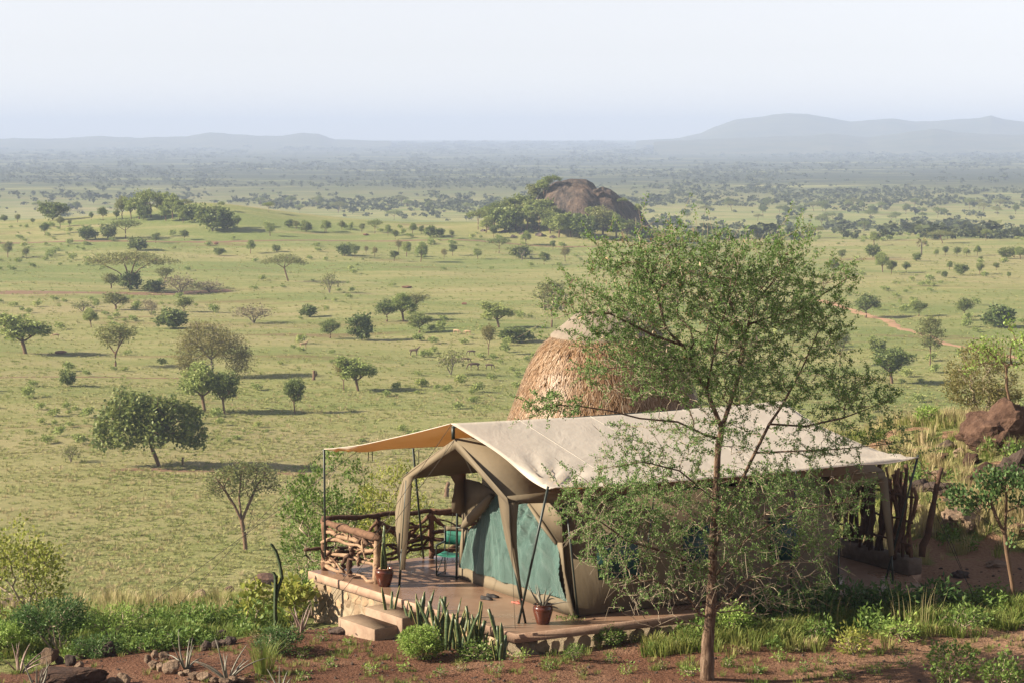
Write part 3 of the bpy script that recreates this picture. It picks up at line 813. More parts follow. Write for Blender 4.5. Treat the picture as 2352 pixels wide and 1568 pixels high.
KT = [(1098, 528, 48), (1118, 536, 40), (1135, 530, 54), (1160, 533, 60), (1185, 530, 64), (1212, 530, 66), (1238, 534, 60), (1262, 538, 54), (1175, 505, 52), (1205, 492, 46), (1228, 470, 50), (1250, 452, 48), (1270, 436, 34), (1285, 548, 58), (1310, 545, 48), (1345, 550, 58), (1385, 548, 78), (1415, 551, 62), (1440, 554, 50), (1398, 528, 44), (1330, 525, 36),
      (1470, 556, 34), (1500, 558, 32), (1120, 514, 42), (1145, 508, 46), (1190, 478, 40), (1215, 508, 50), (1245, 500, 44), (1275, 512, 40), (1300, 516, 30), (1430, 476, 22), (1465, 492, 24), (1225, 448, 30), (1500, 525, 26), (1522, 562, 26), (1352, 500, 26)]
for i, (x, y, h) in enumerate(KT):
    key = ('umbrella2', 'open0', 'open1', 'bush1', 'round2', 'open2')[i % 6]
    e = TREES[key]
    p = on_kopje(x, y); s = h * p[1] / F_PX / e[1]
    o = dup(e[0], p, g_.uniform(0, 6.28), (s * 1.15, s * 1.15, s), ADJ[key] + ' tree ' + ('high beside the summit rock' if y < 475 else 'halfway up' if y < 522 else 'at the foot') + ' of the rocky hill', 'trees clothing the rocky hill')
    o['category'] = 'tree'

# rows of flat topped trees in the valley beyond
g_ = RNG(78)
pts = []
for i in range(46): pts.append((g_.uniform(1540, 2400), g_.uniform(474, 512), g_.uniform(17, 27)))
for i in range(16): pts.append((g_.uniform(-60, 1080), g_.uniform(470, 490), g_.uniform(18, 28)))
for i in range(8): pts.append((g_.uniform(1530, 2400), g_.uniform(512, 560), g_.uniform(22, 34)))
lot(['umbrella2', 'umbrella2', 'umbrella1', 'round1'], pts, 'hazy tree on the green flats behind the ridge', 'hazy trees on the green flats', 6)

# one palm and one bare dead tree
def build_palm():
    p = GH(2116, 586)[0]; S = p[1] / F_PX
    r = thing('palm_tree', 'lone fan palm with drooping brown fronds among small trees', 'palm tree', p)
    H = 40 * S
    part(r, 'trunk', MB().tube([p, p + (0.1, 0, H * 0.4), p + (0.05, 0, H * 0.72)], [0.3, 0.22, 0.2], 7), M_BARKG, True)
    rng = RNG(3)
    for i in range(16):
        a = rng.uniform(0, 6.28); el = rng.uniform(-0.9, 1.0); L = H * 0.32
        c = p + np.array([0.05, 0, H * 0.72])
        d = np.array([math.cos(a) * math.cos(el), math.sin(a) * math.cos(el), math.sin(el)])
        mb = MB().leaves(leafquads(rng, np.repeat([c + d * L * 0.45], 9, 0), L * 0.75, 0.16, 0, np.repeat([d], 9, 0), 0.33))
        mb.tube([c, c + d * L * 0.5], [0.05, 0.03], 3)
        part(r, 'frond', mb, LEAF['grey'] if el < -0.1 else LEAF['olive'])
build_palm()
def build_dead():
    p = GH(1199, 598)[0]; S = p[1] / F_PX; rng = RNG(4); H = 30 * S
    pos, par, cnt, kids = grow(rng, [[p, p + (0, 0, H * 0.4)]], in_lobes(rng, 34, [(p[0], p[1], p[2] + H * 0.65, H * 0.3, H * 0.3, H * 0.35)]), 0.2, H * 0.08, 0.2)
    mb = skin(MB(), pos, par, 0.04 * cnt ** 0.45)
    solo('dead_tree', mb, M_BARKG, 'small bare dead tree with pale branches before a dark bush', 'dead tree', p)
build_dead()

# ------------------------------------------------------------------ far woodland, too many and too far to count
def build_far_wood():
    rng = RNG(90)
    tm = []
    for s in range(6):                   # small templates: leaf clumps, unit height
        lob = rlobes(s + 5, 5, 0, 0.62 if s < 3 else 0.45, 0.34, 0.22 if s < 3 else 0.33, 0.95, 0.62, 0.75)
        c = in_lobes(rng, 34, lob, 0.5)
        q = leafquads(rng, c, 0.40, 0.85, 0.1)
        if s < 3: q = np.concatenate([q, [[(-0.03, 0, 0), (0.03, 0, 0), (0.04, 0, 0.5), (-0.04, 0, 0.5)]]])
        tm.append(q)
    N = 34000
    x = rng.uniform(-500, 2850, N)
    y = 330 + 235 * rng.uniform(0, 1, N) ** 1.3
    def dens(x, y):
        n = vnoise(x, y * 24, 330, 8) * 0.65 + vnoise(x, y * 8, 60, 9) * 0.35
        d = np.interp(y, [330, 352, 375, 392, 402, 412, 425, 438, 452, 470, 484, 492, 515, 560], [0.8, 0.95, 1.0, 0.85, 0.5, 0.34, 0.42, 0.4, 0.8, 0.75, 0.3, 0.06, 0.05, 0.05])
        r = sstep(1480, 1600, x)
        d = d * (1 - r) + r * np.interp(y, [330, 400, 410, 425, 438, 450, 462, 480, 500, 508, 520, 545, 556, 562], [1.0, 0.95, 0.5, 0.35, 0.9, 0.85, 0.4, 0.35, 0.12, 0.4, 0.9, 0.8, 0.3, 0.05])
        return d * (0.10 + 1.6 * sstep(0.40, 0.62, n))
    keep = rng.uniform(0, 1, N) < dens(x, y)
    x, y = x[keep], y[keep]
    P = GH(x, y)
    ok = (P[:, 1] < 13500) & ((P[:, 1] > 930) | ((x > 1540) & (P[:, 1] > 800)))
    P = P[ok]; x = x[ok]; y = y[ok]
    kind = rng.integers(0, 6, len(P))
    kind = np.where((rng.uniform(0, 1, len(P)) < 0.72), 3 + kind % 3, kind)
    h = np.where(kind < 3, rng.uniform(5, 9, len(P)), rng.uniform(2.0, 5.0, len(P)))
    h = h * np.interp(P[:, 1], [900, 2500, 6000, 12000], [0.70, 0.66, 1.1, 2.2])
    wd = h * rng.uniform(0.9, 1.7, len(P)) * np.interp(P[:, 1], [2000, 6000, 12000], [1, 1.8, 3.0])
    ang = rng.uniform(0, 6.28, len(P))
    near, farq = [], []
    for kk in range(6):
        i = np.where(kind == kk)[0]
        if not len(i): continue
        T = tm[kk]
        c, s = np.cos(ang[i]), np.sin(ang[i])
        X = (T[None, :, :, 0] * c[:, None, None] - T[None, :, :, 1] * s[:, None, None]) * wd[i][:, None, None]
        Y = (T[None, :, :, 0] * s[:, None, None] + T[None, :, :, 1] * c[:, None, None]) * wd[i][:, None, None]
        Z = T[None, :, :, 2] * h[i][:, None, None]
        near.append((np.stack([X, Y, Z], -1) + P[i][:, None, None, :]).reshape(-1, 4, 3))
    m = mat_leaf('leaf_far', (0.046, 0.062, 0.024), (0.075, 0.092, 0.036), (0.110, 0.118, 0.048), trans=0.2, objvar=0.0)
    o = obj('distant_woodland', MB().leaves(np.concatenate(near)).mesh('distant_woodland'), m)
    tag(o, 'bluish far woodland and scrub spread across the plain', None, None, 'stuff')
build_far_wood()

# ------------------------------------------------------------------ grass and low growth
def scatter(name, proto, P, scl, rot, label, seed=0):
    me = bpy.data.meshes.new(name)
    me.vertices.add(len(P)); me.vertices.foreach_set('co', P.astype(np.float32).ravel())
    a = me.attributes.new('scl', 'FLOAT_VECTOR', 'POINT'); a.data.foreach_set('vector', scl.astype(np.float32).ravel())
    b = me.attributes.new('rot', 'FLOAT_VECTOR', 'POINT'); b.data.foreach_set('vector', rot.astype(np.float32).ravel())
    o = obj(name, me)
    ng = bpy.data.node_groups.new(name, 'GeometryNodeTree')
    ng.interface.new_socket('Geometry', in_out='INPUT', socket_type='NodeSocketGeometry')
    ng.interface.new_socket('Geometry', in_out='OUTPUT', socket_type='NodeSocketGeometry')
    N = ng.nodes
    gi, go = N.new('NodeGroupInput'), N.new('NodeGroupOutput')
    ins = N.new('GeometryNodeInstanceOnPoints'); oi = N.new('GeometryNodeObjectInfo')
    oi.inputs['Object'].default_value = proto; oi.transform_space = 'ORIGINAL'
    na, nb = N.new('GeometryNodeInputNamedAttribute'), N.new('GeometryNodeInputNamedAttribute')
    na.data_type = nb.data_type = 'FLOAT_VECTOR'
    na.inputs['Name'].default_value = 'scl'; nb.inputs['Name'].default_value = 'rot'
    L = ng.links.new
    L(gi.outputs[0], ins.inputs['Points']); L(oi.outputs['Geometry'], ins.inputs['Instance'])
    L(na.outputs[0], ins.inputs['Scale'])
    e2r = N.new('FunctionNodeEulerToRotation'); L(nb.outputs[0], e2r.inputs[0]); L(e2r.outputs[0], ins.inputs['Rotation'])
    L(ins.outputs[0], go.inputs[0])
    md = o.modifiers.new('scatter', 'NODES'); md.node_group = ng
    return tag(o, label, None, None, 'stuff')

def blades(rng, n, H, R, w, bendy=0.5):
    """n curved two-piece blades of a tuft at the origin"""
    a = rng.uniform(0, 6.28, n); d = np.stack([np.cos(a), np.sin(a), np.zeros(n)], -1)
    b = d * (R * np.sqrt(rng.uniform(0, 1, n)))[:, None] * 0.5
    h = H * rng.uniform(0.55, 1.1, n)
    lean = d * (h * bendy * rng.uniform(0.2, 1.0, n))[:, None]
    s = np.stack([-np.sin(a + rng.normal(size=n) * 0.6), np.cos(a), np.zeros(n)], -1) * w
    m = b + lean * 0.35; m[:, 2] += h * 0.6
    t = b + lean; t[:, 2] += h * (1 - 0.25 * bendy)
    v = np.stack([b - s, b + s, m + s * 0.8, m - s * 0.8, t], 1)
    i = np.arange(n)[:, None] * 5
    mb = MB()
    mb.add(v.reshape(-1, 3), i + np.array([[0, 1, 2, 3]]), i + np.array([[3, 2, 4]]))
    return mb

def mat_grass(name, a, b, c):
    k = NT(name)
    oi = k.n('ShaderNodeObjectInfo'); g = k.n('ShaderNodeNewGeometry')
    patch = k.noise(k.pos(False, (0.4, 1, 1)), 0.12, 4, 0.6)
    f = k.math('ADD', k.math('MULTIPLY', patch, 0.9), k.math('MULTIPLY', k.math('SUBTRACT', oi.outputs['Random'], 0.5), 0.45))
    f = k.math('ADD', f, k.math('MULTIPLY', k.math('SUBTRACT', g.outputs['Random Per Island'], 0.5), 0.25))
    col = k.ramp(f, [(0.28, a), (0.48, b), (0.68, c)])
    s = k.bsdf(col, 0.6, 0.2, link=False)
    k.translucent(s, col, 0.35)
    return k.m
M_GRASS = mat_grass('grass_plain', (0.215, 0.257, 0.074), (0.297, 0.309, 0.110), (0.378, 0.356, 0.167))
M_GREEN = mat_grass('grass_green', (0.110, 0.165, 0.030), (0.170, 0.215, 0.050), (0.250, 0.250, 0.080))
M_DRY = mat_grass('grass_dry', (0.270, 0.255, 0.105), (0.370, 0.310, 0.160), (0.450, 0.365, 0.220))

def tuft(name, H, R, n, w, bendy, mat, at, label, seed):
    p = np.array([at[0], at[1], float(hgt(*at))])
    me = blades(RNG(seed), n, H, R, w, bendy).mesh(name)
    return tag(obj(name, me, mat, None, p), label, 'grass')

def spread(rng, N, xa, ya, yb, fn=None, pad=60):
    x = rng.uniform(-pad, W_PX + pad, N) if xa is None else rng.uniform(xa[0], xa[1], N)
    y = rng.uniform(ya, yb, N)
    P = GH(x, y)
    return x, y, P

T_PLAIN = tuft('grass_tussock', 0.42, 0.55, 26, 0.022, 0.8, M_GRASS, (-11.2, 46.5), 'yellow green tussock at the edge of the hilltop beside the leafy left bush', 1)
T_TALL = tuft('grass_tuft', 0.75, 0.35, 26, 0.010, 0.5, M_DRY, (-2.55, 47.2), 'tall straw coloured tuft right behind the corner of the log railing', 2)
T_GREEN = tuft('grass_tuft', 0.34, 0.30, 24, 0.009, 0.7, M_GREEN, (-4.7, 43.3), 'short green tuft at the foot of the terrace stone wall', 3)
rng = RNG(200)
def sc_plain():
    xs, ys, Ps = [], [], []
    for (n, ya, yb) in ((14000, 1090, 1400), (14000, 880, 1100), (9000, 700, 890), (6000, 560, 700)):
        x, y, P = spread(rng, n, (-200, 2550), ya, yb)
        ok = P[:, 1] > 66
        Ps.append(P[ok])
    P = np.concatenate(Ps); n = len(P)
    f = vnoise(P[:, 0] * 0.5, P[:, 1], 9, 5)
    P = P[rng.uniform(0, 1, n) < 0.30 + 0.9 * f]; n = len(P)
    s = rng.uniform(0.4, 1.0, n) * np.interp(P[:, 1], [60, 250, 700], [0.8, 1.0, 1.4])
    scl = np.stack([s * 1.5, s * 1.5, s * rng.uniform(0.5, 0.9, n)], -1)
    rot = np.zeros((n, 3)); rot[:, 2] = rng.uniform(0, 6.28, n)
    scatter('grass', T_PLAIN, P, scl, rot, 'tussocky yellow green grass covering the plain')
sc_plain()
def sc_straw():
    x, y, P = spread(rng, 9000, (-200, 2550), 900, 1400)
    ok = (P[:, 1] > 66) & (rng.uniform(0, 1, len(P)) < sstep(0.42, 0.68, vnoise(P[:, 0] * 0.6, P[:, 1], 7, 33)) + 0.06)
    P = P[ok]; n = len(P); s = rng.uniform(0.4, 1.0, n)
    rot = np.zeros((n, 3)); rot[:, 2] = rng.uniform(0, 6.28, n)
    scatter('straw_grass', T_TALL, P, np.stack([s * 1.3, s * 1.3, s * 0.75], -1), rot, 'paler straw grass patches over the near plain')
sc_straw()
def sc_hill():
    # dry and green grass of the hilltop edge and the slope on the right, in plan
    n = 15000
    x = np.concatenate([rng.uniform(-13, -2.2, n), rng.uniform(7.5, 17, n)])
    y = np.concatenate([rng.uniform(40.5, 62, n), rng.uniform(44.5, 66, n)])
    P = np.stack([x, y, hgt(x, y)], -1)
    left = x < 0
    crest = np.interp(x, *CY)
    deck = (x > -4.6) & (y < 47.0) & left
    f = vnoise(x, y, 1.6, 12) * 0.6 + vnoise(x, y, 0.6, 13) * 0.4
    soil = soilmask(x, y)
    dry = np.where(left, sstep(-1.3, 0.6, y - crest + (f - 0.5) * 4), sstep(0.30, 0.55, f + 0.1 * sstep(47, 52, y)))
    ok = (soil < 0.55) & ~deck
    pd = ok & (rng.uniform(0, 1, len(x)) < dry * np.where(left, 0.16 * (y > crest - 2) * sstep(0.42, 0.62, f), 0.26 * sstep(0.25, 0.6, f)))
    pg = ok & ~pd & (rng.uniform(0, 1, len(x)) < (0.42 - 0.25 * dry) * np.where(left, 1.0, 0.55))
    for nm, pr, m, sc, lab in (('dry_grass', T_TALL, pd, (0.3, 0.85), 'straw coloured dry grass along the hilltop edge'), ('green_grass', T_GREEN, pg, (0.35, 1.05), 'short green grass growing over the hilltop')):
        Q = P[m]; k = len(Q)
        s = rng.uniform(*sc, k)
        rot = np.zeros((k, 3)); rot[:, 2] = rng.uniform(0, 6.28, k)
        scatter(nm, pr, Q, np.stack([s, s, s * rng.uniform(0.7, 1.1, k)], -1), rot, lab)
    # strip of grass before the tent and weeds on bare soil
    n = 5200
    x = rng.uniform(2.4, 12, n); y = np.interp(x, [2, 10], [39.1, 41.0]) + rng.normal(size=n) * 0.7
    ok = (y < np.interp(x, [0, 1.3, 8.6, 8.61, 12], [37.9, 38.3, 42.0, 60, 60])) & (rng.uniform(0, 1, n) < sstep(0.35, 0.7, vnoise(x, y, 0.7, 15)) * 0.6)
    x, y = x[ok], y[ok]; Q = np.stack([x, y, hgt(x, y)], -1); k = len(Q)
    s = rng.uniform(0.25, 1.05, k); rot = np.zeros((k, 3)); rot[:, 2] = rng.uniform(0, 6.28, k)
    scatter('green_grass', T_GREEN, Q, np.stack([s, s, s], -1), rot, 'green grass strip along the shaded side of the tent')
    n = 1500
    x = rng.uniform(-10, 10, n); y = rng.uniform(36, 40, n)
    ok = (rng.uniform(0, 1, n) < 0.15 + 0.7 * sstep(0.5, 0.75, vnoise(x, y, 0.8, 16)))
    x, y = x[ok], y[ok]; Q = np.stack([x, y, hgt(x, y)], -1); k = len(Q)
    s = rng.uniform(0.2, 0.55, k); rot = np.zeros((k, 3)); rot[:, 2] = rng.uniform(0, 6.28, k)
    scatter('sparse_grass', T_GREEN, Q, np.stack([s, s, s * 0.8], -1), rot, 'sparse low grass dotted over the bare red soil')
sc_hill()
def sc_shrubs():
    e = TREES['bush1'][0]
    crown = [c for c in e.children if c.name.startswith('crown')][0]
    pr = tag(obj('low_shrub', None), None) if False else None
    rr = RNG(300)
    lob = rlobes(3, 4, 0, 0.5, 0.5, 0.4, 0.9, 0.6, 0.8)
    me = MB().leaves(leafquads(rr, in_lobes(rr, 240, lob, 0.4), 0.22, 0.6, 0.2)).mesh('low_shrub')
    p = GH(505, 975)[0]
    pr = tag(obj('low_shrub', me, LEAF['light'], None, p), 'tiny low green shrub in the grass near the pair of light green trees', 'shrub')
    xs, ys = [], []
    n = 2300
    x = rr.uniform(-150, 2500, n); y = 520 + 500 * rr.uniform(0, 1, n) ** 1.6
    keep = rr.uniform(0, 1, n) < 0.07 + 0.95 * sstep(0.50, 0.75, vnoise(x, y * 3, 150, 21))
    P = GH(x[keep], y[keep]); P = P[(P[:, 1] > 150) & (P[:, 1] < 1100)]; k = len(P)
    s = rr.uniform(0.5, 1.9, k) * np.interp(P[:, 1], [150, 800], [0.7, 1.3])
    rot = np.zeros((k, 3)); rot[:, 2] = rr.uniform(0, 6.28, k)
    scatter('low_scrub', pr, P, np.stack([s, s, s * rr.uniform(0.6, 1.1, k)], -1), rot, 'low shrubs dotted over the grass of the plain')
sc_shrubs()
# ------------------------------------------------------------------ the camp: frame of the tent
def zz(a, b): return ((1200 + a * 0.6377) * W_PX / 4096, (1600 + b * 0.6377) * W_PX / 4096)
TH = math.radians(28)
TU = np.array([math.cos(TH), math.sin(TH), 0]); TV = np.array([-math.sin(TH), math.cos(TH), 0]); TZ = np.array([0, 0, 1.0])
TO = GZ(*zz(1735, 1360))
def TL(u, v, z=0.0): return TO + TU * u + TV * v + TZ * z
def ZU(a, b, u0, k=0.0, full=False):     # a traced point on the upright plane u = u0 + k v
    d = ray(*(zz(a, b) if not full else (a, b)))
    n = TU - k * TV
    t = (u0 - (CAMP - TO) @ n) / (d @ n)
    return CAMP + d * t
def ZV(a, b, v0, full=False):            # the same on the plane v = v0
    d = ray(*(zz(a, b) if not full else (a, b)))
    return CAMP + d * ((v0 - (CAMP - TO) @ TV) / (d @ TV))

def mat_canvas(name, a, b, trans, tcol, bump=0.15, rough=0.75, wr=2.2):
    k = NT(name)
    g = k.pos(True)
    n = k.noise(g, 1.2, 5, 0.6)
    col = k.ramp(n, [(0.3, a), (0.7, b)])
    n2 = k.bump(k.noise(k.pos(True, (1, 1.0, 0.35)), wr, 5, 0.6, 0.4), bump * 2, 0.05)
    nrm = k.bump(k.noise(g, 260, 2, 0.5), bump, 0.002, n2)
    s = k.bsdf(col, rough, 0.25, nrm, link=False)
    k.translucent(s, tcol, trans)
    return k.m
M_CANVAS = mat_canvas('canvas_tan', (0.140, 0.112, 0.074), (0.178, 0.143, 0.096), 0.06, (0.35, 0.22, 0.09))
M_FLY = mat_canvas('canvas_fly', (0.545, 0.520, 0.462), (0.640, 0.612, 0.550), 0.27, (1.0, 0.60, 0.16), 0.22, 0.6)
M_POLE = mat_simple('pole_green', (0.012, 0.020, 0.017), (0.022, 0.034, 0.028), 5, 0.45, 0.1, spec=0.5)
M_ROPE = mat_simple('rope_dark', (0.030, 0.027, 0.022), (0.060, 0.052, 0.042), 30, 0.9, 0.2)
def mat_net():
    k = NT('net_green')
    g = k.pos(True)
    n = k.noise(k.pos(True, (1, 1, 0.5)), 3.0, 4, 0.6, 0.8)
    col = k.ramp(n, [(0.3, (0.034, 0.088, 0.075)), (0.7, (0.085, 0.175, 0.150))])
    b1 = k.bump(k.noise(k.pos(True, (2.2, 2.2, 0.5)), 1.6, 3, 0.5, 0.6), 0.8, 0.12)
    nrm = k.bump(k.noise(g, 30, 4, 0.75, 1.5), 1.0, 0.045, b1)
    k.bsdf(col, 0.36, 1.0, nrm)
    return k.m
M_NET = mat_net()
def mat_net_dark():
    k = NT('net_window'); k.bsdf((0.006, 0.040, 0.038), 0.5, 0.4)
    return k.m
M_WIN = mat_net_dark()

def build_terrace():
    kc = NT('screed')
    g = kc.pos(True)
    n = kc.noise(g, 1.3, 6, 0.65)
    col = kc.ramp(n, [(0.3, (0.165, 0.100, 0.066)), (0.55, (0.225, 0.142, 0.095)), (0.75, (0.285, 0.192, 0.135))])
    col = kc.mix(kc.ramp(kc.noise(g, 60, 3, 0.7), [(0.35, (0.35, 0.35, 0.35)), (0.6, (0, 0, 0))]), col, (0.20, 0.105, 0.062))
    kc.bsdf(col, kc.ramp(kc.noise(g, 0.8, 4, 0.6), [(0.35, (0.16, 0.16, 0.16)), (0.65, (0.5, 0.5, 0.5))]), 0.6, kc.bump(kc.noise(g, 25, 4, 0.7), 0.15, 0.01))
    kf = NT('screed_edge')
    g = kf.pos(True)
    col = kf.ramp(kf.noise(g, 4, 6, 0.7), [(0.3, (0.250, 0.155, 0.108)), (0.6, (0.350, 0.240, 0.175)), (0.8, (0.430, 0.320, 0.245))])
    kf.bsdf(col, 0.85, 0.2, kf.bump(kf.noise(g, 30, 5, 0.75), 0.5, 0.015))
    km = NT('mortar')
    g = km.pos(True)
    col = km.ramp(km.noise(g, 5, 7, 0.75), [(0.3, (0.190, 0.145, 0.095)), (0.55, (0.300, 0.240, 0.165)), (0.75, (0.400, 0.335, 0.245))])
    km.bsdf(col, 0.9, 0.15, km.bump(km.noise(g, 16, 7, 0.8), 1.0, 0.04))
    ks = NT('wall_stone')
    g = ks.pos(True); oi = ks.n('ShaderNodeObjectInfo')
    f = ks.math('ADD', ks.math('MULTIPLY', oi.outputs['Random'], 0.5), ks.math('MULTIPLY', ks.noise(g, 6, 5, 0.7), 0.5))
    ks.bsdf(ks.ramp(f, [(0.2, (0.150, 0.108, 0.072)), (0.45, (0.270, 0.198, 0.128)), (0.62, (0.360, 0.245, 0.150)), (0.8, (0.350, 0.295, 0.215))]), 0.9, 0.2, ks.bump(ks.noise(g, 22, 6, 0.75), 0.8, 0.02))
    out = [(-2.70, 6.40), (-1.66, -0.67), (7.45, -0.80), (7.95, 0.18), (8.30, 0.32), (8.35, 6.2), (0.9, 6.75)]
    base = TL(-1.0, 3.0, -0.5)
    r = thing('stone_terrace', 'raised terrace of reddish screed on rubble stone under the tent', 'terrace', base)
    def prism(poly, z0, z1, bev=0.0):
        p = np.array([TL(u, v) for u, v in poly]); n = len(p)
        c = p.mean(0)
        mb = MB()
        ring = lambda z, s: np.stack([*(c[:2] + (p[:, :2] - c[:2]) * s).T, np.full(n, z)], -1)
        lv = [(z0, 1.0), (z1 - bev, 1.0), (z1, 1.0 - bev * 0.1)]
        V = np.concatenate([ring(z, s) for z, s in lv])
        q = [(i * n + j, i * n + (j + 1) % n, (i + 1) * n + (j + 1) % n, (i + 1) * n + j) for i in range(len(lv) - 1) for j in range(n)]
        mb.add(V, q)
        mb.ng.append(list(range(2 * n, 3 * n))); mb.ng.append(list(range(n))[::-1])
        return mb
    edge = part(r, 'slab', prism(out, -0.17, -0.004, 0.015), kf.m)
    ins = [(u * 0.996 + 0.012, v * 0.996 + 0.012) for u, v in out]
    part(r, 'floor_screed', prism(ins, -0.02, 0.0), kc.m)
    pin = [(-2.62, 6.30), (-1.60, -0.60), (7.38, -0.72), (7.88, 0.24), (8.22, 0.38), (8.26, 6.1), (0.9, 6.65)]
    pl = part(r, 'plinth', prism(pin, -1.7, -0.168), km.m)
    # rubble stones showing in the lit front face
    a, b = TL(*pin[0]), TL(*pin[1]); L = np.linalg.norm(b - a); d = (b - a) / L; nn = np.array([d[1], -d[0], 0])
    if nn[0] > 0: nn = -nn
    g = RNG(31); placed = []
    for row, zc in enumerate((-0.30, -0.50, -0.72, -0.95)):
        s = 0.06
        while s < L - 0.15:
            w = g.uniform(0.16, 0.40); h = g.uniform(0.17, 0.26)
            c = a + d * (s + w / 2) + TZ * (zc + g.normal() * 0.02)
            s += w + g.uniform(0.02, 0.09)
            if c[2] < float(hgt(c[0], c[1])) - 0.15 or g.uniform() < 0.12: continue
            me = rock_mesh(RNG(int(g.integers(1e6))), (w * 0.66, 0.035, h * 0.66), 2, 0.4, 2.2)
            o = obj('stone', me, ks.m, pl, tuple(c - nn * 0.012 - base))
            o.rotation_euler = (0, 0, math.atan2(d[1], d[0]))
    a, b = TL(*pin[1]), TL(2.6, -0.655)
    L = np.linalg.norm(b - a); d = (b - a) / L
    s = 0.1
    while s < L:
        w = g.uniform(0.18, 0.4); c = a + d * (s + w / 2) - TZ * 0.32; s += w + 0.05
        me = rock_mesh(RNG(int(g.integers(1e6))), (w * 0.6, 0.022, 0.15), 2, 0.4, 2.2)
        o = obj('stone', me, ks.m, pl, tuple(c - base)); o.rotation_euler = (0, 0, math.atan2(d[1], d[0]))
    M_TREAD = mat_simple('tread_worn', (0.110, 0.076, 0.050), (0.195, 0.140, 0.096), 3, 0.7, 0.6, 24)
    M_STEP = mat_simple('step_worn', (0.190, 0.125, 0.088), (0.330, 0.240, 0.175), 3, 0.85, 0.6, 24)
    # two steps
    dv = unit(TL(*out[1]) - TL(*out[0])); nv = np.array([dv[1], -dv[0], 0]); nv = nv if nv[0] < 0 else -nv
    ax = np.array([dv, nv, TZ])
    p0 = TL(-2.30, 3.70); p0 = p0 + TU * 0
    def stp(s0, s1, dep, z1, off):
        e = TL(*out[0]); 
        c = e + dv * (s0 + s1) / 2 + nv * (off + dep / 2); 
        mb = MB().box((c[0], c[1], (z1 - 1.3) / 2), (s1 - s0, dep, z1 + 1.3), ax)
        o = part(r, 'step', mb, M_STEP)
        m = o.modifiers.new('bevel', 'BEVEL'); m.width = 0.02; m.segments = 2
        t = part(o, 'tread', MB().box((c[0], c[1], z1 + 0.001), (s1 - s0 - 0.03, dep - 0.03, 0.010), ax), M_TREAD)
    stp(2.95, 4.25, 0.54, -0.17, -0.04)
    stp(2.80, 4.10, 0.54, -0.34, 0.48)
    # low block wall under the stick fence
    mb = MB().box(TL(8.05, 2.9, 0.16), (0.36, 5.4, 0.33), np.array([TU, TV, TZ]))
    o = part(r, 'kerb_wall', mb, mat_simple('block_grey', (0.085, 0.064, 0.050), (0.150, 0.118, 0.094), 6, 0.9, 0.8, 20))
    o.modifiers.new('bevel', 'BEVEL').width = 0.03
    return r
terrace = build_terrace()

